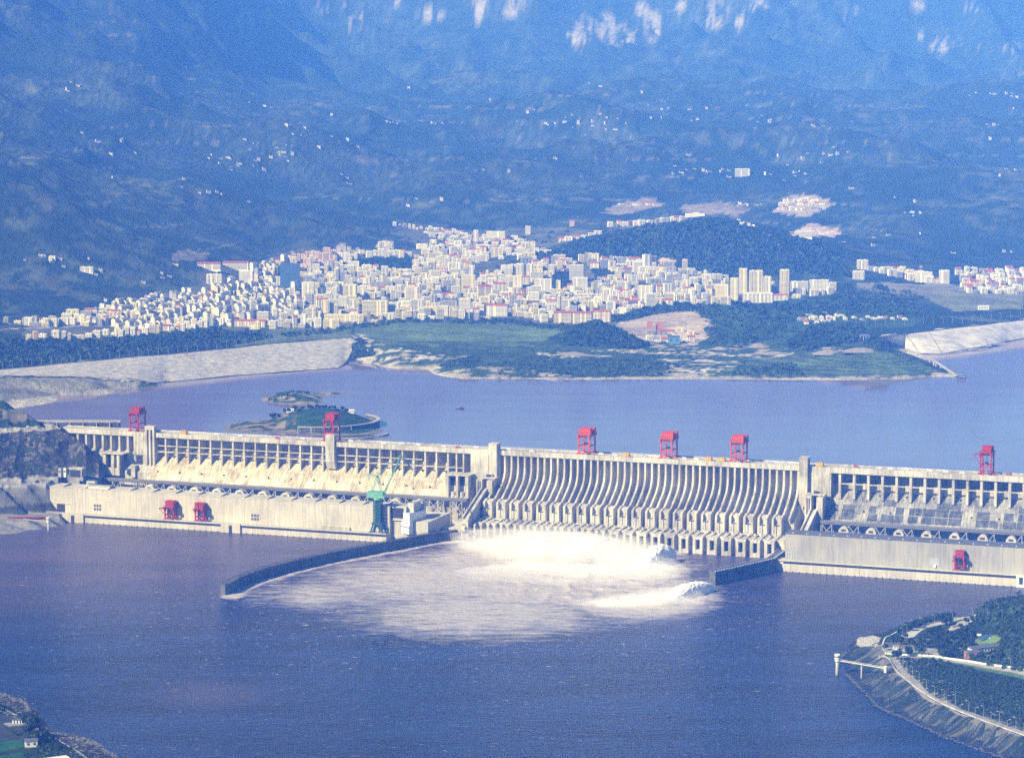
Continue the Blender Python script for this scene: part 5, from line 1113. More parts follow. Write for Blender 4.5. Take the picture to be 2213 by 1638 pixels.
w4 = scatter([(-40, 1512), (40, 1535), (62, 1560), (20, 1546), (-40, 1542)], 500, zlv, 12, seed=8); clumps('scrub', 'dark scrub between the rocks and the road at the lower left', w4, 2.0, LEAF, 9, 12, 'scrub')
w3 = scatter([(60, 1590), (85, 1575), (110, 1592), (180, 1640), (160, 1720), (60, 1720), (85, 1620), (60, 1606)], 2500, zlv, 12, seed=7)
clumps('scrub', 'black green scrub on the lower left bank beside the road', w3, 2.4, LEAF, 8, 12, 'scrub')
for px, py, sc, lab in [(74, 1585, 2.3, 'tall dark tree at the waterside, left one of two at the lower left'), (66, 1590, 1.9, 'lower dark tree behind the tall waterside tree'), (84, 1608, 1.6, 'bushy dark tree below the tall waterside tree'), (96, 1600, 1.3, 'small bush right of the tall waterside tree'), (32, 1588, .7, 'small round bush on the paved yard at the lower left')]:
    x, y, z = at(px, py, 12, zl); tree(x, y, z, sc, lab, None)
q = P(74, 1612, 12); house('cottage', 'small white cottage with a dark roof among trees at the lower left', 'house', q.x-3, q.y, zl(q.x, q.y), 12, 8, 6, .25, WALLS[0], ROOFS[2], 2.2, 2)
q = P(118, 1650, 12); house('flat_roof_shed', 'pale roofed shed cut by the bottom edge of the picture', 'shed', q.x, q.y, 12.4, 26, 12, 5, .5, WALLS[0], WALLS[0], .6, 2)
q = P(42, 1562, 12); r = thing('pavilion', 'dark arched pavilion with white posts on the paved yard', 'pavilion', TR((q.x, q.y, 12))); mb = MB(); mb.box(-8, 9, -1.5, 1.5, 3.4, 4.2); mb.build('roof', ROOFS[2], r); mb = MB(); [mb.box(x, x+1.4, -1.2, -.8, 0, 3.4) for x in np.arange(-7, 9, 3)]; mb.build('post', WHITE, r)
ribbon('crash_barrier', 'thin pale barrier along the lower left river road', roadL, .25, .7, .5, STEEL, 'barrier', zl, 3.8, 'rail')
# boulders along the water
g = np.random.default_rng(9)
def rocks(name, label, pts, smin, smax, m, seed):
    g = np.random.default_rng(seed); mb = MB(); base = [(1,0,0),(-1,0,0),(0,1,0),(0,-1,0),(0,0,1),(0,0,-1)]; fc = [(0,2,4),(2,1,4),(1,3,4),(3,0,4),(2,0,5),(1,2,5),(3,1,5),(0,3,5)]
    for p in pts:
        s = g.uniform(smin, smax); mb.add([(p[0]+b[0]*s*g.uniform(.6, 1.4), p[1]+b[1]*s*g.uniform(.6, 1.4), p[2]+b[2]*s*.7*g.uniform(.5, 1.2)) for b in base], fc)
    o = mb.build(name, m); tag(o, label, 'rocks', kind='stuff')
pts = [];
for a, b in zip([(0, 1495), (54, 1512), (112, 1580), (185, 1596), (215, 1608)], [(54, 1512), (62, 1530), (185, 1596), (215, 1608), (262, 1642)]):
    for t in np.arange(0, 1, .012):
        x, y, z = at(a[0]+(b[0]-a[0])*t+g.normal(0, 2), a[1]+(b[1]-a[1])*t+g.normal(0, 3)+4, 2, zl); pts.append((x, y, max(z, -.5)))
rocks('boulders', 'broken boulders along the lower left water edge', pts, .6, 2.0, mat('grey_rock', (0.20, 0.20, 0.19), .9, .5, .5), 3)
pts = []
ol = [(1812, 1436), (1814, 1425), (1830, 1410), (1850, 1396)]
ol2 = [(1830, 1457), (1857, 1484), (1900, 1529), (1965, 1556), (2047, 1594), (2155, 1632), (2213, 1654)]
for o_, st in ((ol, .03), (ol2, .012)):
    for a, b in zip(o_[:-1], o_[1:]):
        for t in np.arange(0, 1, st): pts.append((*P(a[0]+(b[0]-a[0])*t+g.normal(0, 2.2), a[1]+(b[1]-a[1])*t+g.normal(0, 1.2), .3)[:2], .4))
rocks('boulders', 'line of dark boulders in the water at the foot of the embankment', pts, .7, 1.9, mat('dark_rock', (0.10, 0.105, 0.11), .9, .5, .5), 5)
pts = [(*at(g.uniform(1852, 1900), g.uniform(1376, 1396), 4, zr),) for _ in range(220)]
rocks('boulders', 'pale boulders heaped at the tip of the headland', pts, .8, 1.8, ROCKM, 6)

# ------------------------------------------------------------------ white water: jets leaving the outlets, and drifting spray
def jet(label, px0, py0, px1, py1, z0, peak, w, seed, group='white jets shooting from the outlets'):
    """arching jet from the outlet (world point at z0) to where it falls in the river"""
    a = P(px0, py0, z0); b = P(px1, py1, 0); n, m_ = 90, 36; g = np.random.default_rng(seed)
    d = (b-a); d.z = 0; L = d.length; d.normalize(); q = Vector((-d.y, d.x, 0)); v, f = [], []
    ph = g.random(8)*6.28
    for i in range(n+1):
        t = i/n; c = a.lerp(b, t); z = z0*(1-t)+peak*4*t*(1-t)*(1-.25*t); r = w*(.22+1.0*t**.7); 
        for j in range(m_+1):
            an = math.pi*j/m_; o = math.cos(an); hgt = math.sin(an)
            nn = float(.24*(fbm(np.array(i*.15+seed), np.array(j*.25+seed*3), 5, seed)-.5)+.10*(ridged(np.array(i*.25+seed), np.array(j*.33), 4, seed+2)-.4))*r
            x = c+q*(r*o*(1+nn/r)); zz = max(-2, (z*(.30+.70*hgt**.6) if j not in (0, m_) else -2))+nn*1.6*hgt
            v.append((x.x, x.y, zz))
    k = m_+1
    for i in range(n):
        for j in range(m_): f.append((i*k+j, (i+1)*k+j, (i+1)*k+j+1, i*k+j+1))
    mb = MB(); mb.v = v; mb.f = f; mb.m = [0]*len(f); o = mb.build('water_jet', SPRAY, None, True)
    return tag(o, label, 'water jet', group)
jet('foaming white jet at the left, half lost in the spray', 1222, 1160, 1105, 1200, 17, 13, 15, 3)
jet('middle white jet arching from the spillway foot', 1335, 1170, 1215, 1212, 17, 17, 15, 5)
jet('right white jet with a dark shaded flank beside the windowed piers', 1458, 1188, 1365, 1232, 16, 20, 16, 8)
jet('low white jet bursting from under the end of the short right training wall', 1540, 1262, 1425, 1300, 10, 13, 13, 11)
def mist(blobs, dens, label, name='spray_mist', scl=1.0, vox=1.6):
    mb = MB()
    bm = bmesh.new(); bmesh.ops.create_icosphere(bm, subdivisions=4, radius=1.0)
    vs = [v.co.copy() for v in bm.verts]; fs = [tuple(v.index for v in f.verts) for f in bm.faces]; bm.free()
    for px, py, z, rx, ry, rz, sd_ in blobs:
        c = P(px, py, z); n = len(vs); rx, ry, rz = rx*scl, ry*scl, rz*scl; A_ = np.array([tuple(v) for v in vs]); k = .72+.75*fbm(A_[:, 0]*2.2+sd_+4*A_[:, 2], A_[:, 1]*2.2+3*A_[:, 2]+9, 5, sd_)
        V = A_*k[:, None]*np.array((rx, ry, rz))+np.array((c.x, c.y, c.z)); mb.add([tuple(p) for p in V], fs)
    m = bpy.data.materials.new(name); m.use_nodes = True; nt = m.node_tree; nt.nodes.remove(nt.nodes['Principled BSDF'])
    pv = nt.nodes.new('ShaderNodeVolumePrincipled'); pv.inputs['Color'].default_value = (1.0, .985, .94, 1); pv.inputs['Density'].default_value = dens; pv.inputs['Anisotropy'].default_value = -0.25
    nt.links.new(pv.outputs[0], nt.nodes['Material Output'].inputs['Volume'])
    o = mb.build(name, m); tag(o, label, 'spray', kind='stuff'); rm = o.modifiers.new('union', 'REMESH'); rm.mode = 'VOXEL'; rm.voxel_size = vox
CORE = [(1275, 1205, 6, 66, 34, 13, 1), (1180, 1198, 6, 60, 34, 12, 2), (1350, 1218, 5, 52, 32, 12, 3), (1120, 1184, 6, 52, 28, 12, 4), (1235, 1178, 8, 50, 24, 14, 5), (1300, 1232, 2, 70, 36, 7, 6), (1200, 1224, 2, 70, 34, 7, 12), (1405, 1234, 4, 40, 30, 9, 7), (1060, 1182, 5, 44, 22, 10, 17), (1150, 1168, 10, 34, 16, 14, 41), (1215, 1172, 11, 30, 16, 15, 42), (1100, 1188, 8, 30, 18, 14, 43), (1265, 1186, 10, 32, 18, 16, 44), (1310, 1190, 9, 30, 18, 15, 45), (1180, 1206, 9, 36, 22, 15, 46), (1352, 1208, 9, 26, 18, 13, 47), (1240, 1212, 8, 36, 22, 14, 48), (1425, 1300, 5, 24, 16, 9, 49), (1400, 1302, 1, 42, 24, 6, 18), (1340, 1306, 0, 46, 24, 4, 19)]
mist(CORE, 0.14, 'thick white spray boiling at the foot of the spillway', 'spray_core', .66, 1.4)
mist(CORE, 0.035, 'soft white spray around the boiling core', 'spray_mist', .95)
mist(CORE, 0.010, 'drifting edge of the spray over the churned water', 'spray_fringe', 1.3, 2.4)
mist([(1280, 1245, 2, 110, 60, 8, 31), (1180, 1240, 2, 110, 55, 8, 32), (1400, 1300, 2, 70, 40, 7, 33), (1130, 1165, 10, 85, 32, 16, 8), (1250, 1175, 12, 85, 30, 17, 9), (1040, 1162, 6, 45, 22, 12, 10), (1340, 1190, 10, 80, 34, 14, 11), (1440, 1285, 4, 45, 28, 7, 13)], 0.014, 'thin drifting spray veil before the lower left piers', 'spray_veil')


# ------------------------------------------------------------------ islands in the reservoir
def island(label, bumps, x0, x1, y0, y1, paint):
    X, Y = np.meshgrid(np.arange(x0, x1, 3.0), np.arange(y0, y1, 3.0)); Z = np.full(X.shape, -9.0)
    for cx, cy, rx, ry, h, p in bumps: Z = np.maximum(Z, h*np.exp(-(((X-cx)/rx)**2+((Y-cy)/ry)**2)**p)-3.0)
    Z = RES+Z+(fbm(X/16, Y/16, 4, 3)-.5)*3.0*sstep(-3, 3, Z); c = paint(X, Y, Z); tag(grid_mesh('island', X, Y, Z, BANK, c), label, kind='structure')
    return lambda x, y: float(RES+max(-9, max(h*math.exp(-(((x-cx)/rx)**2+((y-cy)/ry)**2)**p)-3.0 for cx, cy, rx, ry, h, p in bumps)))
def pint(X, Y, Z):
    c = np.zeros(X.shape+(3,)); n = fbm(X/18, Y/14, 4, 9); c[:] = (0.03, 0.06, 0.03); c[n > .5] = (0.10, 0.12, 0.06); c[n > .58] = (0.24, 0.21, 0.15); c[Z < RES+1.0] = (0.17, 0.155, 0.12); return c
a = P(632, 862, RES); b = P(712, 852, RES); c_ = P(655, 870, RES)
I1 = island('small scrubby islet in the reservoir with a sandy tail', [(a.x, a.y, 46, 60, 16, 1), (c_.x, c_.y, 34, 22, 10, 1), (b.x, b.y, 46, 18, 6.5, 1)], a.x-120, b.x+110, a.y-190, a.y+220, pint)
a2 = P(690, 922, RES); rr = (106, 118)
def pint2(X, Y, Z):
    c = np.zeros(X.shape+(3,)); n = fbm(X/16, Y/13, 4, 19); px, py = vproj(X, Y, Z); c[:] = (0.018, 0.052, 0.024); c[n > .55] = (0.03, 0.07, 0.03)
    west = (px < 640) & (n > .42); c[west] = (0.06, 0.065, 0.045); c[west & (n > .54)] = (0.20, 0.175, 0.13); c[Z < RES+1.6] = (0.15, 0.145, 0.12)
    return c
I2 = island('round green topped island behind the second red crane', [(a2.x-4, a2.y+30, 88, 92, 27, 2), (a2.x-95, a2.y, 60, 70, 13, 1), (a2.x+40, a2.y-55, 80, 60, 7, 1.6), (P(780, 945, RES).x, P(780, 945, RES).y, 62, 16, 6, 1.5)], a2.x-240, a2.x+240, a2.y-230, a2.y+240, pint2)
ring = [Vector((a2.x+2+100*math.cos(t), a2.y+20+104*math.sin(t), 0)) for t in np.linspace(-1.9, .7, 34)]
r = thing('island_road', 'pale curved road with a retaining wall around the round island', 'road'); mb = MB()
for p, q in zip(ring[:-1], ring[1:]): mb.beam((p.x, p.y, 82.5), (q.x, q.y, 82.5), 6.5, 1.0)
mb.build('carriageway', ROADC, r); mb = MB()
for p, q in zip(ring[:-1], ring[1:]): mb.beam((p.x, p.y-1, 77.5), (q.x, q.y-1, 77.5), 4.5, 9.0)
mb.build('retaining_wall', WET, r)
mb = MB()
for p in ring[::3]: mb.box(p.x-.5, p.x+.5, p.y-4.2, p.y-3, 72, 82.4)
mb.build('buttress', CON, r)
jt = curve([P(x, y, RES+2) for x, y in [(700, 949), (760, 948), (800, 945), (828, 940), (838, 936)]], 6); r = thing('jetty', 'low curved jetty at the foot of the round island', 'jetty'); mb = MB()
for p, q in zip(jt[:-1], jt[1:]): mb.beam((p.x, p.y, RES+1.4), (q.x, q.y, RES+1.4), 4, 2.6)
mb.build('deck', ROADC, r)
g = np.random.default_rng(4)
for i, px in enumerate(list(np.linspace(586, 752, 24))):
    x = a2.x+(px-690)*.80+g.normal(0, 2); y = a2.y+62+g.normal(0, 16)-abs(px-680)*.35; z = I2(x, y); tree(x, y, z-1, .7+.55*g.random(), 'dark tree in the row along the back of the round island', 'trees along the back of the round island', k=int(g.integers(3)))
for px, py, lab in [(755, 895, 'small white kiosk at the right end of the island tree row'), (622, 899, 'small white house at the left end of the island tree row')]:
    x = a2.x+(px-690)*.80; y = a2.y+55-abs(px-680)*.2; house('kiosk', lab, 'kiosk', x, y, I2(x, y)-.5, 13, 7, 4.5, 0, WALLS[0], WALLS[0], 1.6, 3)
x, y = P(994, 884, RES)[:2]; r = thing('boat', 'tiny dark boat crossing the reservoir', 'boat', TR((x, y, RES))); mb = MB(); mb.add([(-9, 0, 1.6), (-6, -2, 1.2), (8, -2, 1.2), (8, 2, 1.2), (-6, 2, 1.2), (-7, 0, -.5), (8, 0, -.5)], [(0, 1, 5), (1, 2, 6, 5), (2, 3, 6), (3, 4, 5, 6), (4, 0, 5), (0, 4, 3, 2, 1)]); mb.build('hull', DSTEEL, r); mb = MB(); mb.box(0, 6, -1.3, 1.3, 1.2, 3.6); mb.build('cabin', DSTEEL, r)

# ------------------------------------------------------------------ the lakeside town
def block_mesh(w, d, nf, wall, roof, kind, seed, fh=3.1):
    """one apartment block: walls, window openings with glass set on every floor, roof"""
    g = np.random.default_rng(seed); h = nf*fh; mb = MB(); mb.box(-w/2, w/2, -d/2, d/2, -14, h, 0, 2)
    nx = max(2, int(w/3.4)); ny = max(1, int(d/4)); skip = g.random(nx) < .12
    for f in range(nf):
        z0 = f*fh+.8; z1 = z0+1.85
        for i in range(nx):
            if skip[i]: continue
            x0 = -w/2+(i+.22)*w/nx; x1 = x0+w/nx*(.64 if kind != 'band' else .86)
            for s_, yy in ((-1, -d/2), (1, d/2)):
                if s_ == 1 and i % 2: continue
                mb.add([(x0, yy+.05*s_, z0), (x1, yy+.05*s_, z0), (x1, yy+.05*s_, z1), (x0, yy+.05*s_, z1)], [(0, 1, 2, 3)], 1)
        if g.random() < .8:
            for i in range(ny):
                y0 = -d/2+(i+.35)*d/ny; y1 = y0+d/ny*.35
                for xx in (-w/2-.05, w/2+.05): mb.add([(xx, y0, z0), (xx, y1, z0), (xx, y1, z1), (xx, y0, z1)], [(0, 1, 2, 3)], 1)
        if kind == 'balcony':
            for i in range(1, nx, 3): x0 = -w/2+i*w/nx; mb.box(x0, x0+w/nx*1.3, -d/2-1.3, -d/2, f*fh-.1, f*fh+.95, 0)
    if roof == 1 or kind == 'gable':
        e = .7; p = 2.6+d*.10; v = [(-w/2-e, -d/2-e, h), (w/2+e, -d/2-e, h), (w/2+e, d/2+e, h), (-w/2-e, d/2+e, h), (-w/2-e, 0, h+p), (w/2+e, 0, h+p)]; mb.add(v, [(0, 1, 5, 4), (2, 3, 4, 5)], 2); mb.add([(x*.985, y, z-.1) for x, y, z in v], [(0, 4, 3), (1, 2, 5)], 0)
    else:
        for a, b, c, e in ((-w/2, w/2, -d/2, -d/2+.4), (-w/2, w/2, d/2-.4, d/2), (-w/2, -w/2+.4, -d/2, d/2), (w/2-.4, w/2, -d/2, d/2)): mb.box(a, b, c, e, h, h+1.1, 0)
        for k in range(1+int(w > 24)): x0 = -w/2+w*(.2+.45*k); mb.box(x0, x0+3.4, -2, 2.4, h, h+2.9, 0, 2)
        if g.random() < .5: mb.cyl((w*.1, 1, h), (w*.1, 1, h+2.2), .9, n=7, m=0)
    return mb
_var = {}
def variant(nf, wall, roof, w, kind):
    nf = int(nf); wq = int(round(w/7)*7) or 7; key = (nf, wall, roof, wq, kind)
    if key not in _var:
        _var[key] = block_mesh(wq, 12 if nf < 10 else 17, nf, wall, roof, kind, hash(key) % 1000).mesh('block', [WALLS[wall], WIN, ROOFS[roof]])
    return _var[key], wq
NUMW = ['zero', 'one', 'two', 'three', 'four', 'five', 'six', 'seven', 'eight', 'nine', 'ten', 'eleven', 'twelve', 'thirteen', 'fourteen', 'fifteen', 'sixteen', 'seventeen', 'eighteen', 'nineteen', 'twenty', 'twenty-one', 'twenty-two', 'twenty-three', 'twenty-four', 'twenty-five']
ORD = ['first', 'second', 'third', 'fourth', 'fifth', 'sixth', 'seventh', 'eighth', 'ninth', 'tenth', 'eleventh', 'twelfth', 'thirteenth', 'fourteenth', 'fifteenth', 'sixteenth', 'seventeenth', 'eighteenth', 'nineteenth', 'twentieth']
def ordn(k):
    if k < 20: return ORD[k]
    t = ['', '', 'twenty', 'thirty', 'forty', 'fifty', 'sixty', 'seventy', 'eighty', 'ninety'][(k+1)//10]; u = (k+1) % 10
    return {'twenty': 'twentieth', 'thirty': 'thirtieth', 'forty': 'fortieth', 'fifty': 'fiftieth', 'sixty': 'sixtieth', 'seventy': 'seventieth', 'eighty': 'eightieth', 'ninety': 'ninetieth'}[t] if u == 0 else t+'-'+ORD[u-1]
rest = []            # (matrix, mesh) of the small far blocks that become one object
LAND = [  # landmark blocks: label, px left, px right, base row, top row, wall, roof, kind
    ('dark blue slab tower standing above the left half of the town', 605, 648, 622, 571, 5, 2, 'none'),
    ('broad white slab block left of the dark blue tower', 516, 548, 621, 588, 0, 0, 'grid'),
    ('white gridded block alone below the long hall', 445, 480, 618, 595, 0, 0, 'balcony'),
    ('white tower with a dark right side in the left centre of town', 652, 680, 646, 611, 0, 0, 'grid'),
    ('dark glass slab squeezed between white blocks in the left centre', 697, 704, 642, 620, 5, 2, 'none'),
    ('white banded tower behind the big meadow side office', 741, 772, 648, 616, 1, 0, 'band'),
    ('long cream office block with dark window bands above the meadow trees', 782, 840, 684, 651, 4, 0, 'band'),
    ('white stepped end of the long cream office block', 838, 864, 682, 655, 0, 0, 'band'),
    ('pale yellow hotel tower with a gridded front in the town centre', 996, 1028, 634, 596, 4, 0, 'grid'),
    ('slim yellow tower just left of the yellow hotel', 985, 995, 634, 604, 4, 0, 'grid'),
    ('white twin tower with a pointed mast, left one', 1115, 1132, 600, 571, 0, 0, 'balcony'),
    ('white tower with a blue glass strip, right of the mast tower', 1138, 1152, 605, 572, 0, 0, 'band'),
    ('cream block with wide bays under the mast tower', 1090, 1130, 622, 597, 1, 0, 'grid'),
    ('white slab with a dark right edge above the red roofs', 1154, 1193, 633, 604, 0, 0, 'grid'),
    ('tall white tower on the slope, upper part', 1230, 1262, 610, 574, 0, 0, 'band'),
    ('tall white tower with a dark slot directly below the other one', 1236, 1271, 628, 601, 0, 0, 'grid'),
    ('white eight storey slab with a darker right side right of centre', 1378, 1412, 650, 619, 0, 0, 'grid'),
    ('yellow block at the foot of the wooded hill', 1545, 1575, 648, 616, 4, 0, 'grid'),
    ('high-rise with a stepped top, left one of four', 1578, 1596, 650, 603, 4, 0, 'grid'),
    ('tallest high-rise with an open crown, second of four', 1597, 1615, 636, 582, 4, 0, 'grid'),
    ('wide high-rise with a notched top, third of four', 1619, 1649, 636, 586, 1, 0, 'balcony'),
    ('lower high-rise, fourth of the group', 1650, 1667, 636, 599, 0, 0, 'grid'),
    ('isolated slim high-rise right of the four towers', 1685, 1706, 640, 584, 1, 0, 'balcony'),
    ('wide white podium block under the four high-rises', 1604, 1672, 655, 634, 0, 0, 'balcony'),
    ('white block with red roof between podium and slim high-rise', 1672, 1704, 650, 638, 0, 1, 'balcony'),
    ('white banded block right of the slim high-rise', 1708, 1748, 631, 609, 0, 0, 'band'),
    ('white slab block with plain end right of the slim high-rise', 1749, 1792, 629, 606, 0, 0, 'grid'),
    ('low white end block at the right tip of the main town', 1792, 1808, 629, 612, 0, 0, 'band'),
    ('long curved block with a red roof above the meadow, left part', 1196, 1236, 699, 676, 1, 1, 'band'),
    ('long curved block with a red roof above the meadow, middle part', 1237, 1280, 700, 677, 1, 1, 'band'),
    ('long curved block with a red roof above the meadow, right part', 1281, 1320, 697, 674, 1, 1, 'balcony'),
    ('white block with red roof before the meadow trees, right of the dark glass one', 1050, 1098, 684, 660, 0, 1, 'grid'),
    ('white slab with a dark glass strip beside the meadow trees', 991, 1018, 677, 646, 0, 0, 'grid'),
    ('plain pale block above the middle of the meadow', 950, 988, 674, 650, 2, 0, 'grid'),
    ('long low pale yellow block above the left end of the meadow', 690, 788, 695, 680, 4, 0, 'grid'),
    ('small pale yellow block with a plain end left of the meadow', 698, 735, 711, 691, 4, 0, 'band'),
    ('white apartment slab with deep piers at the left lake road', 555, 582, 697, 675, 0, 0, 'band'),
    ('long low white building with a red roof edge near the left lake road', 505, 575, 707, 694, 1, 1, 'grid'),
    ('long hall with a red curved roof at the foot of the left mountain', 425, 478, 583, 570, 0, 1, 'band'),
    ('right half of the long red roofed hall under the left mountain', 480, 538, 583, 568, 0, 1, 'band'),
    ('white block at the upper left tip of the right hand quarter', 1852, 1877, 583, 563, 0, 0, 'balcony'),
    ('white block below the tip of the right hand quarter', 1843, 1869, 605, 587, 0, 0, 'balcony'),
    ('large white slab in the right hand quarter below the bare cone', 1977, 2016, 611, 589, 0, 0, 'grid'),
    ('tall white banded slab at the right end of the hill edge', 2030, 2053, 614, 586, 0, 0, 'band'),
    ('white school block before the bare rock scar on the right slope', 1717, 1756, 513, 501, 0, 0, 'band'),
    ('white slim tower on the upper slope left of the wooded hill', 1135, 1147, 508, 490, 0, 0, 'grid'),
    ('white tower standing in the upper left quarter', 1023, 1034, 529, 500, 0, 0, 'grid'),
    ('white banded block right of the upper quarter tower', 1036, 1072, 524, 514, 0, 0, 'band'),
    ('white gridded slab in the upper quarter', 1050, 1093, 518, 501, 0, 0, 'grid'),
    ('small red block on the upper slope road', 1231, 1242, 490, 478, 3, 1, 'grid'),
    ('white hotel block with wings on the central foothills', 1588, 1622, 384, 367, 0, 0, 'band'),
    ('big white hall on the terrace above the wooded hill', 1480, 1524, 469, 461, 0, 0, 'none'),
    ('pale villa block on the dark slope at the far left', 172, 202, 590, 578, 0, 0, 'grid'),
    ('white house pair on the dark left slope above the pale villa', 105, 120, 568, 557, 0, 0, 'grid'),
]
land_px = []
for lab, x0, x1, yb, yt, wl_, rf, kd in LAND:
    q = hit((x0+x1)/2, yb); sc = F/(q.y*CP+(H-q.z)*SP); w = (x1-x0)/sc; h = (yb-yt)/sc/math.cos(PITCH); nf = max(2, int(round(h/3.1))); d = 12 if nf < 10 else 17
    mb = block_mesh(w*.95, d, nf, wl_, rf, kd if kd != 'none' else 'band', len(land_px), h/nf)
    if kd == 'none': mb = MB(); mb.box(-w*.48, w*.48, -d/2, d/2, -14, h, 0, 2); [mb.box(-w*.48, w*.48, -d/2-.15, -d/2, z, z+.25, 1) for z in np.arange(3, h, 3.2)]; mb.box(-w*.1, w*.2, -3, 3, h, h+2.5, 0)
    r = thing('apartment_building' if kd != 'none' else 'office_tower', lab, 'building', TR((q.x, q.y+d/2, q.z-.5), -0.06+0.05*math.sin(len(land_px))))
    wallm = MB(); roofm = MB(); rowm = {}
    for f_, mm in zip(mb.f, mb.m):
        t_ = wallm if mm == 0 else roofm if mm == 2 else rowm.setdefault(int(mb.v[f_[0]][2]), MB()); t_.add([mb.v[i] for i in f_], [tuple(range(len(f_)))])
    for t_, nm, mt in [(wallm, 'wall', WALLS[wl_]), (roofm, 'roof', ROOFS[rf])]+[(q_, 'window_row', WIN) for q_ in rowm.values()]:
        if t_.f:
            me = bpy.data.meshes.new(nm); me.from_pydata(t_.v, [], t_.f); me.materials.append(mt); me.update(); link(nm, me, r)
    land_px.append((x0, x1, yb, yt))
ROWS = []
def frontY(p): return np.interp(p, [45, 200, 330, 470, 600, 700, 760, 870, 1000, 1100, 1190, 1310, 1340, 1400, 1500, 1600, 1700, 1805], [737, 731, 724, 706, 712, 703, 698, 690, 689, 686, 696, 694, 682, 668, 656, 655, 648, 632])
def backY(p): return np.interp(p, [45, 120, 240, 300, 430, 500, 560, 640, 760, 890, 930, 1000, 1150, 1160, 1290, 1400, 1500, 1600, 1805], [700, 694, 665, 655, 636, 608, 578, 556, 546, 552, 530, 545, 540, 566, 562, 572, 592, 612, 618])
holes = [([(40, 735), (240, 712), (330, 708), (430, 712), (330, 726), (240, 732)], 0), ([(755, 572), (780, 558), (895, 558), (890, 582), (780, 586)], 0), ([(1010, 590), (1060, 560), (1120, 560), (1130, 575), (1050, 600)], 0), ([(340, 640), (440, 598), (500, 592), (500, 612), (430, 640)], 1),
         ([(1270, 582), (1320, 585), (1330, 606), (1275, 612)], 0), ([(1195, 590), (1230, 592), (1232, 625), (1197, 622)], 0)]
cand = []
g = np.random.default_rng(21)
r_ = 0; off = 0.0
while off < 165:
    px = 48.0+g.uniform(0, 10); col = 0
    while px < 1806:
        sc = .88-off*.0016; wpx = g.choice([7, 9, 11, 13, 16, 20, 26])*(.75+.5*g.random()); pyc = frontY(px+wpx/2)-off+2.5*math.sin(px*.05+r_*1.7)+g.normal(0, 1.7); left = px < 640
        if pyc > backY(px+wpx/2) and not any(inpoly(np.array([px+wpx/2]), np.array([pyc-2]), h_[0])[0] for h_ in holes[1:]) and not (off > 4 and px < 240 and pyc > 708) and not any(x0-4 < px+wpx/2 < x1+4 and yt+2 < pyc < yb+5 for x0, x1, yb, yt in land_px):
            nf = int(g.choice([2, 3, 4, 5, 5, 6, 6, 7, 8])) if px > 480 else int(g.choice([2, 3, 4, 5, 5, 6, 6]))
            if px > 600 and g.random() < .035: nf = int(g.integers(9, 13))
            u = g.random(); wl_ = 0 if u < .50 else 1 if u < .72 else 4 if u < .82 else 2 if u < .98 else 3
            if 630 < px < 720 and 545 < pyc < 580: wl_ = 3
            u = g.random(); rf = 1 if (u < (.14 if 960 < px < 1420 else .03)) else 0 if u < .8 else 2
            kd = g.choice(['grid', 'balcony', 'band']) if not (240 < px < 640 and off > 10 and g.random() < .55) else 'gable'
            if kd == 'gable': wpx = 9+4*g.random(); nf = int(g.choice([5, 6, 6, 7])); rf = 0
            elif 240 < px < 640: wpx = min(wpx, 8+8*g.random())
            cand.append((r_, col, px+wpx/2, pyc, wpx, nf, wl_, rf, str(kd))); col += 1
        px += wpx*(1.04 if off > 10 else 1.08)+g.exponential(1.6)+(g.uniform(5, 16) if g.random() < .09 else 0)
    off += 6.0; r_ += 1
def extra(name, x0, x1, fy, n, wr, nfr, seed):
    g = np.random.default_rng(seed); out = []
    for i in range(n): p = x0+(x1-x0)*(i+.5+g.uniform(-.3, .3))/n; out.append((name, i, p, fy(p)+g.normal(0, .8), g.uniform(*wr), int(g.integers(*nfr)), int(g.choice([0, 0, 0, 1, 2])), int(g.choice([0, 0, 0, 0, 0, 1])), 'balcony'))
    return out
ext = []
for k in range(5): ext += extra('right quarter', 1875+k*22, 1990+k*10, lambda p, k=k: np.interp(p, [1875, 2060], [590, 608])+k*3.0-4, 8-k, (12, 22), (4, 7), 50+k)
for k in range(8): ext += extra('far right quarter', 2064+k*3, 2225, lambda p, k=k: 588+k*6.5+np.interp(p, [2064, 2213], [0, 3]), 9, (10, 18), (3, 6), 70+k)
for k in range(6): ext += extra('upper quarter', 915+k*14, 1130+k*12, lambda p, k=k: np.interp(p, [900, 1130], [512, 528])+k*6-8, 14, (8, 17), (2, 5), 90+k)
ext += extra('ridge terrace', 1310, 1480, lambda p: np.interp(p, [1310, 1480], [492, 480]), 15, (9, 14), (3, 6), 110); ext += extra('ridge terrace', 1210, 1300, lambda p: np.interp(p, [1210, 1300], [525, 508]), 6, (10, 18), (3, 5), 111)
ext += extra('upper left spur', 850, 905, lambda p: np.interp(p, [850, 905], [488, 497]), 6, (5, 9), (2, 5), 112); ext += extra('upper left spur', 908, 1000, lambda p: np.interp(p, [908, 1000], [494, 507]), 11, (6, 10), (2, 4), 113)
for k in range(3): ext += extra('right hill hamlet', 1674+k*8, 1790-k*6, lambda p, k=k: 454-k*9+0*p, 8, (8, 14), (2, 4), 120+k)
ext += extra('right hill hamlet', 1590, 1640, lambda p: np.interp(p, [1590, 1640], [483, 496]), 6, (6, 10), (2, 4), 125); ext += extra('ridge camp', 1340, 1430, lambda p: 445+2*np.sin(p), 8, (6, 12), (1, 3), 126)
ext += extra('left shore hamlet', 8, 185, lambda p: np.interp(p, [8, 185], [700, 694]), 9, (8, 18), (2, 5), 127)
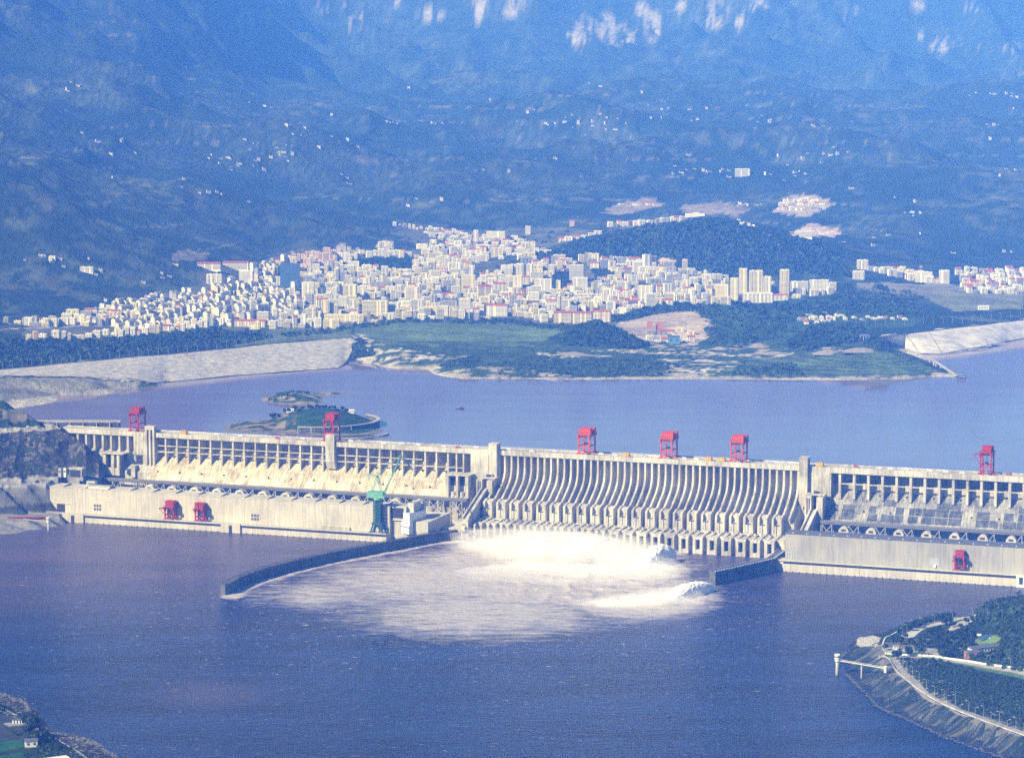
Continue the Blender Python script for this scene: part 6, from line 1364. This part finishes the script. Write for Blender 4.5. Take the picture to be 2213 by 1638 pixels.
ext += extra('lake villas', 1735, 1830, lambda p: 688+6*np.sin(p*.2), 12, (6, 11), (1, 3), 128); ext += extra('lake villas', 1725, 1800, lambda p: 696+5*np.sin(p*.3), 10, (5, 10), (1, 3), 129); ext += extra('lake villas', 1840, 1965, lambda p: 690+2*np.sin(p*.2), 9, (7, 12), (1, 2), 130)
ext += extra('brick kiln yard', 1395, 1500, lambda p: 738+3*np.sin(p*.2), 7, (9, 18), (1, 4), 131); ext += extra('brick kiln yard', 1400, 1500, lambda p: 722+3*np.sin(p*.4), 5, (10, 20), (2, 4), 132)
items = []
for it in cand+ext:
    q = hit(it[2], it[3]); sc = F/(q.y*CP+(H-q.z)*SP); items.append((it, q, it[4]/sc if it[8] != 'gable' else 15+8*g.random()))
# the largest 300 stand as things, the rest are one object
area = lambda e: e[0][4]*e[0][5]
order = sorted(range(len(items)), key=lambda i: -area(items[i])); main = set(order[:250]); rows = {}
for i in main: rows.setdefault(items[i][0][0], []).append(i)
ZN = {k: v for k, v in [('right quarter', 'right hand quarter'), ('far right quarter', 'far right quarter')]}
def put(it, q, w, lab=None):
    me, wq = variant(it[5], it[6], it[7], max(7, w), it[8]); dist = -0.10 if it[2] < 600 else .12 if it[2] > 1300 else 0.0
    rz = (dist+rng.normal(0, .10)) if it[8] != 'gable' else 1.08+rng.normal(0, .10); M = TR((q.x, q.y+6, q.z-.5), rz) @ Matrix.Diagonal((max(7, w)/wq, 1, 1, 1))
    if lab: o = link('apartment_building', me); o.matrix_world = M; return o
    rest.append((M, me))
for rk, ids in rows.items():
    ids.sort(key=lambda i: items[i][0][2])
    for j, i in enumerate(ids):
        it, q, w = items[i]; st = f'{NUMW[it[5]]}-storey {WALLN[it[6]]} block'; rn = f'{ROOFN[it[7]]} roof' 
        lab = f'{st} with {rn}, {ordn(j)} from left in {ordn(rk)} row up from shore' if isinstance(rk, int) else f'{st} with {rn}, {ordn(j)} large one from left in the {rk}'
        o = put(it, q, w, lab); tag(o, lab, 'apartment block', 'apartment blocks of the lakeside town' if isinstance(rk, int) else 'blocks of the '+rk)
for i in range(len(items)):
    if i not in main: put(*items[i])
# scattered village houses on the slopes
VH = [(169,186),(145,193),(212,306),(263,308),(241,333),(245,384),(573,228),(718,249),(620,270),(634,291),(660,276),(752,304),(529,302),(459,335),(494,342),(559,346),(586,341),(606,334),(613,329),(632,333),(690,320),(475,353),(517,353),(571,367),(451,417),(469,417),(755,397),(955,431),(883,445),(397,388),(836,262),(935,266),(1060,215),(1100,372),(884,190),
(1141,244),(1180,266),(1200,266),(1221,264),(1250,267),(1282,264),(1308,266),(1298,187),(1387,201),(1431,236),(1445,233),(1491,236),(1527,236),(1508,258),(1407,256),(1330,281),(1663,264),(1757,271),(1666,259),(1489,335),(1683,337),(1735,342),(1780,333),(1795,336),(1810,332),(1200,343),(1455,375),(1473,373),(1520,368),(1530,372),(1558,371),(1575,382),(1655,378),(1718,373),(1740,376),(1840,406),(1978,436),(1973,459),(1990,460),(2150,204),(2175,202),(2198,209),(2110,201),(2193,234),(2148,270),(2163,380),(2195,368),(1920,507),(2170,544),(1600,440),(1617,443),
(90,553),(112,566),(130,560),(60,700),(180,585),(218,588),(310,610),(350,590),(380,573),(230,650),(1887,530),(1990,505),(2060,546),(2140,300)]
vmesh = []; VW = mat('limewash', (0.56, 0.54, 0.46), .85, .3, .1)
for k, (w, d, h, wl_) in enumerate([(18, 11, 9, 0), (12, 10, 7, 0), (24, 11, 6, 0), (15, 12, 12, 1)]):
    mb = MB(); mb.box(-w/2, w/2, -d/2, d/2, -8, h, 0); mb.box(-w/2-.5, w/2+.5, -d/2-.5, d/2+.5, h, h+.7, 2); [mb.box(x, x+1.8, -d/2-.06, -d/2+.02, z, z+1.6, 1) for x in np.arange(-w/2+1.2, w/2-2, 3.6) for z in np.arange(1.2, h-2, 3)]
    mb.box(-w/2, -w/2+4, -d/2-.0, d/2, h+.7, h+3, 0); vmesh.append(mb.mesh('village_house', [VW, WIN, ROOFS[0]]))
for k, (px, py) in enumerate(VH):
    q = hit(px, py+2); zn = ('left mountain' if px < 420 else 'left centre slopes' if px < 1106 else 'right centre slopes' if px < 1700 else 'right slopes') + (' high up' if py < 300 else ' low down')
    kk = k % 4; o = link('village_house', vmesh[kk]); o.matrix_world = TR((q.x, q.y, q.z-1), float(rng.normal(-.1, .5)), 0.65 if py > 500 else 0.8)
    tag(o, f'tiny {["two-storey white","small white","long low white","taller cream"][kk]} village house on the {zn}', 'house', f'{["two-storey white","small white","long low white","taller cream"][kk]} houses on the {zn}')
    for _ in range(int(rng.integers(0, 4))):
        x, y = q.x+rng.normal(0, 45), q.y+rng.normal(0, 30); rest.append((TR((x, y, float(far_height(x, y))-1), float(rng.normal(0, .5)), .55), vmesh[int(rng.integers(3))]))
bv, bf, bm_ = [], [], []; o_ = 0
for M, me in rest:
    n = len(me.vertices); co = np.empty(n*3, np.float32); me.vertices.foreach_get('co', co); co = co.reshape(-1, 3); R = np.array(M); co = co @ R[:3, :3].T+R[:3, 3]; bv.append(co)
    for p in me.polygons: bf.append(tuple(v+o_ for v in p.vertices)); bm_.append(WALLS.index(me.materials[0]) if me.materials[0] in WALLS else 2)
    for k in range(len(me.polygons)):
        pi = me.polygons[k].material_index
        if pi: bm_[len(bm_)-len(me.polygons)+k] = 6 if pi == 1 else 7+ROOFS.index(me.materials[2])
    o_ += n
me = bpy.data.meshes.new('small_buildings'); me.from_pydata(np.concatenate(bv).tolist(), [], bf)
for m in WALLS+[WIN]+ROOFS: me.materials.append(m)
me.polygons.foreach_set('material_index', bm_); me.update(); tag(link('small_buildings', me), 'hundreds of small white and red roofed buildings packed between the larger town blocks', 'buildings', kind='stuff')
# billboard on the right embankment slope, landing stage, stairs, kiosk, blue shed
q = hit(2125, 672); r = thing('billboard', 'wide cream billboard with dark lettering above the right embankment', 'billboard', TR((q.x, q.y, q.z))); mb = MB(); mb.box(-14, 14, -.4, .4, 2, 13); mb.build('panel', WALLS[0], r)
mb = MB(); 
for i in range(6): x = -11+i*3.9; mb.box(x, x+2.6, -.6, -.42, 9.2, 9.9); mb.box(x+1, x+1.7, -.6, -.42, 5, 10.4); mb.box(x, x+2.6, -.6, -.42, 6.6, 7.2); mb.box(x+.1, x+.7, -.6, -.42, 4.8, 8)
mb.build('lettering', GRN, r); mb = MB(); [mb.box(x-.3, x+.3, -.2, .3, -3, 2) for x in (-10, 0, 10)]; mb.build('post', STEEL, r)
q = P(2078, 818, RES); r = thing('landing_stage', 'blue roofed landing stage floating at the end of the headland stairs', 'pontoon', TR((q.x, q.y, RES))); mb = MB(); mb.box(-9, 9, -4, 4, -.5, 1); mb.build('pontoon', DSTEEL, r); mb = MB(); mb.box(-9.5, 9.5, -4.5, 4.5, 5, 6); mb.build('roof', WALLS[5], r); mb = MB(); [mb.box(x-.25, x+.25, y-.25, y+.25, 1, 5) for x in (-8, -3, 3, 8) for y in (-3.5, 3.5)]; mb.build('post', DSTEEL, r)
r = thing('stairway', 'long pale stairway running down the headland to the landing stage', 'stairs'); pts = [P(x, y, z) for x, y, z in [(1998, 768, 92), (2020, 780, 88), (2045, 797, 80), (2068, 813, 73.5)]]; mb = MB()
for p, q in zip(pts[:-1], pts[1:]): mb.beam((p.x, p.y, p.z), (q.x, q.y, q.z), 7, 1.2)
mb.build('flight', ROADC, r); mb = MB(); [mb.box(p.lerp(q, t).x-1, p.lerp(q, t).x+1, p.lerp(q, t).y-1, p.lerp(q, t).y+1, RES-4, p.lerp(q, t).z-.4) for p, q in zip(pts[:-1], pts[1:]) for t in (.1, .5, .9)]; mb.build('support', CON, r)
q = hit(1868, 735); r = thing('pavilion', 'dark roofed pavilion with white posts on the wooded knoll', 'pavilion', TR((q.x, q.y, q.z))); mb = MB(); mb.add([(-13, -6, 9), (13, -6, 9), (13, 6, 9), (-13, 6, 9), (-9, 0, 13), (9, 0, 13)], [(0, 1, 5, 4), (2, 3, 4, 5), (0, 4, 3), (1, 2, 5), (3, 2, 1, 0)]); mb.build('roof', ROOFS[2], r); mb = MB(); [mb.box(x-.5, x+.5, -5, -4, -3, 9) for x in (-10, -3, 3, 10)]; mb.build('post', WHITE, r)
q = hit(1456, 742); house('blue_shed', 'blue walled shed in the brick yard', 'shed', q.x, q.y, q.z, 26, 14, 14, 0, mat('blue_sheet', (.10, .25, .40), .6), WALLS[5], 3, 2)
for px, lab in [(1404, 'left red brick building under construction in the yard'), (1425, 'right red brick building under construction in the yard')]:
    q = hit(px, 720); r = thing('brick_building', lab, 'building', TR((q.x, q.y, q.z))); mb = MB(); mb.box(-7, 7, -6, 6, -5, 26); mb.build('wall', mat('red_brick_'+lab[:4].strip(), (.50, .17, .11), .85, .25, .3), r); mb = MB(); [mb.box(-7.3, 7.3, -6.4, 6.4, z, z+.8) for z in (6, 13, 20, 26)]; mb.build('floor_slab', CON, r)
for px, py, w, h, lab in [(1368, 752, 22, 9, 'grey spoil heap at the foot of the left wooded hillock'), (1555, 754, 20, 8, 'small pale spoil heap left of the dark lakeside grove'), (1640, 751, 26, 12, 'brown rounded spoil heap right of the dark lakeside grove'), (1672, 764, 34, 8, 'long low spoil heap before the lakeside grove'), (1790, 763, 34, 11, 'grey spoil heap below the knoll pavilion'), (1860, 758, 40, 9, 'pale spoil heap right below the knoll pavilion'), (1240, 765, 38, 7, 'long pale heap beside the earth road')]:
    q = hit(px, py); g2 = np.random.default_rng(px); xs, ys = np.meshgrid(np.linspace(-1, 1, 22), np.linspace(-1, 1, 14)); rr_ = np.sqrt(xs**2+ys**2); zz = h*np.clip(1-rr_, 0, 1)**.8*(.75+.5*fbm(xs*2+px, ys*2, 4, px))-2
    mb = MB(); n_ = 22; mb.v = [(float(x)*w, float(y)*w*.8, float(z)) for x, y, z in zip(xs.ravel(), ys.ravel(), zz.ravel())]; mb.f = [(r0*n_+c0, r0*n_+c0+1, (r0+1)*n_+c0+1, (r0+1)*n_+c0) for r0 in range(13) for c0 in range(21)]; mb.m = [0]*len(mb.f)
    o = mb.build('spoil_heap', mat('spoil_'+NUMW[px % 20], (.34, .29, .23) if px % 2 else (.28, .26, .23), .95, .4, .15), None, True); o.location = (q.x, q.y, q.z); tag(o, lab, 'spoil heap')
RIP = mat('riprap', (0.46, 0.44, 0.37), .95, col2=(0.22, 0.225, 0.215), scale=.10, bump=1.2, bscale=.25, contrast=(.36, .62), stretch=(.8, .8, 2.0))
RIPR = mat('sloped_stone_facing', (0.60, 0.57, 0.49), .95, col2=(0.30, 0.30, 0.27), scale=.06, bump=.8, bscale=.25, contrast=(.34, .6), stretch=(.5, .5, .8))
def facing(name, label, bot, top, px0, px1, ztop, m, road=True, joints=0):
    r = thing(name, label, 'dam'); B, T = [], []
    for px in np.arange(px0, px1+1, 10.0):
        yb = np.interp(px, [a for a, b in bot], [b for a, b in bot]); yt = np.interp(px, [a for a, b in top], [b for a, b in top])
        b = hit(px, yb); B.append(Vector((b.x, b.y, b.z+1.2))); T.append(P(px, yt, ztop+1.6))
    mb = MB(); n = 9
    for a, b in zip(B, T):
        for i in range(n): mb.v.append(tuple(a.lerp(b, i/(n-1))+Vector((0, 0, .35*math.sin(a.x*.05+i)))))
        mb.v.append((b.x, b.y+9, b.z)); mb.v.append((b.x, b.y+14, b.z-12))
    k = n+2; mb.f = [(c*k+i, (c+1)*k+i, (c+1)*k+i+1, c*k+i+1) for c in range(len(B)-1) for i in range(k-1)]; mb.m = [0]*len(mb.f); mb.build('stone_slope', m, r, True)
    mb = MB()
    for a, b in zip(T[:-1], T[1:]): mb.beam((a.x, a.y+4.5, a.z+.3), (b.x, b.y+4.5, b.z+.3), 8, .6)
    mb.build('crest_road', ASPH, r); mb = MB()
    for a, b in zip(T[:-1], T[1:]): mb.beam((a.x, a.y+.3, a.z+.8), (b.x, b.y+.3, b.z+.8), .6, 1.6)
    mb.build('parapet', WET, r)
    for c in range(3, len(B)-1, joints) if joints else []:
        mb = MB(); d = (T[c]-B[c]); mb.beam(B[c]+Vector((0, 0, .4)), T[max(0, c-3)]+Vector((0, 0, .4)), 1.0, .4); mb.build('stair', CONG, r)
facing('rockfill_dam', 'long pale rockfill dam closing the left side of the reservoir', [(-60, 815), (0, 813), (160, 816), (300, 823), (325, 830), (500, 813), (735, 796), (752, 780), (770, 736)], [(-60, 806), (0, 799), (200, 780), (300, 771), (400, 763), (580, 744), (770, 729)], -60, 766, 105, RIP)
facing('embankment', 'pale stone faced embankment running off the right edge above the water', [(1905, 742), (1945, 750), (1990, 766), (2040, 765), (2100, 754), (2213, 732), (2400, 705)], [(1905, 728), (1945, 723), (1990, 718), (2040, 712), (2120, 703), (2213, 691), (2400, 668)], 1906, 2400, 104, RIPR, joints=5)
# lamps along the rockfill dam and the right embankment
for i, px in enumerate(np.linspace(6, 700, 34)):
    py = np.interp(px, [0, 200, 300, 400, 580, 770], [799, 780, 771, 763, 744, 729]); q = P(px, py, 105.2); lamp(q.x, q.y, 105.0, 'lamp post in the long line on the rockfill dam', 'lamps along the rockfill dam', sc=1.35)
for px in np.linspace(1850, 2205, 18):
    py = np.interp(px, [1850, 1960, 2040, 2120, 2213], [706, 704, 701, 696, 683]); q = hit(px, py); lamp(q.x, q.y, q.z, 'lamp post in the line above the right embankment', 'lamps above the right embankment', sc=1.25)
# ------------------------------------------------------------------ woods around the lake
fz = lambda X, Y: far_height(X, Y)
def wood(name, label, polys, n, size, seed, m=LEAF, k=9, cat='woods'):
    pts = np.concatenate([scatter(pl, n, fz, lambda x, y: hit(x, y), seed=seed+i) for i, pl in enumerate(polys)]); clumps(name, label, pts, size, m, seed, k, cat)
wood('dark_woods', 'dark wooded hillocks between the town and the lake', [[(1212, 745), (1240, 712), (1275, 700), (1310, 705), (1350, 722), (1400, 745), (1370, 755), (1300, 752)], [(1520, 740), (1530, 700), (1490, 665), (1560, 650), (1640, 660), (1700, 655), (1800, 640), (1900, 615), (1990, 640), (1985, 685), (1840, 682), (1740, 690), (1700, 730), (1640, 738), (1600, 755)],
     [(1320, 690), (1400, 668), (1440, 662), (1480, 655), (1500, 672), (1420, 678), (1350, 695)], [(1700, 745), (1760, 705), (1860, 705), (1870, 735), (1800, 745), (1740, 760)], [(1870, 740), (1890, 730), (1920, 745), (1915, 760), (1880, 752)]], 5200, 6.0, 31)
wood('lakeside_woods', 'dark band of trees between the left town and the rockfill dam', [[(-40, 735), (90, 735), (200, 735), (330, 727), (470, 710), (500, 722), (560, 715), (590, 730), (470, 752), (300, 768), (120, 784), (0, 797), (-40, 800)]], 9000, 6.0, 41)
wood('tree_belt', 'belt of dark trees between the town front and the meadow', [[(600, 722), (700, 712), (790, 700), (880, 690), (1000, 693), (1100, 690), (1200, 706), (1310, 704), (1330, 716), (1210, 717), (1100, 701), (1000, 700), (880, 697), (800, 708), (700, 722), (620, 730)], [(755, 568), (800, 560), (895, 560), (890, 582), (780, 586)], [(560, 700), (640, 690), (680, 694), (640, 704)], [(1280, 584), (1360, 588), (1380, 602), (1290, 606)], [(1196, 590), (1230, 590), (1232, 622), (1198, 625)]], 5200, 4.2, 51)
wood('town_trees', 'dark trees between the blocks of the town', [TOWN], 2600, 5.0, 95, LEAF, 9, 'trees')
wood('shore_scrub', 'green scrub and bushes on the far lake shore', [[(1070, 812), (1100, 775), (1180, 770), (1300, 778), (1420, 775), (1470, 790), (1440, 812), (1250, 815)], [(945, 795), (985, 778), (1035, 770), (1030, 795)], [(765, 775), (765, 745), (800, 752), (808, 770)], [(1560, 812), (1600, 795), (1720, 785), (1740, 812)]], 900, 4.0, 61, LEAF2)
wood('summit_woods', 'close wooded cover of the rounded hill behind the town', [[(1120, 565), (1250, 522), (1400, 488), (1530, 475), (1640, 490), (1800, 540), (1840, 600), (1700, 590), (1560, 600), (1460, 560), (1380, 552), (1250, 560)]], 14000, 7.5, 71, LEAF, 7)
pts = scatter([(577, 866), (600, 852), (640, 846), (665, 850), (672, 862), (620, 868)], 260, lambda X, Y: np.vectorize(I1)(X, Y), RES+8, seed=81); clumps('islet_scrub', 'dark scrub on the small reservoir islet', pts, 3.2, LEAF, 82, 12, 'scrub')

# ------------------------------------------------------------------ the air between
mb = MB(); mb.box(-9500, 9500, -900, 20900, -9.5, 2400)
hz = bpy.data.materials.new('haze'); hz.use_nodes = True; nt = hz.node_tree; nt.nodes.remove(nt.nodes['Principled BSDF'])
pv = nt.nodes.new('ShaderNodeVolumePrincipled'); pv.inputs['Density'].default_value = HAZE_D; pv.inputs['Color'].default_value = (*HAZE_C, 1); pv.inputs['Absorption Color'].default_value = (1, 1, 1, 1); pv.inputs['Anisotropy'].default_value = -0.35
nt.links.new(pv.outputs[0], nt.nodes['Material Output'].inputs['Volume'])
tag(mb.build('haze', hz), 'blue haze filling the valley', kind='stuff')
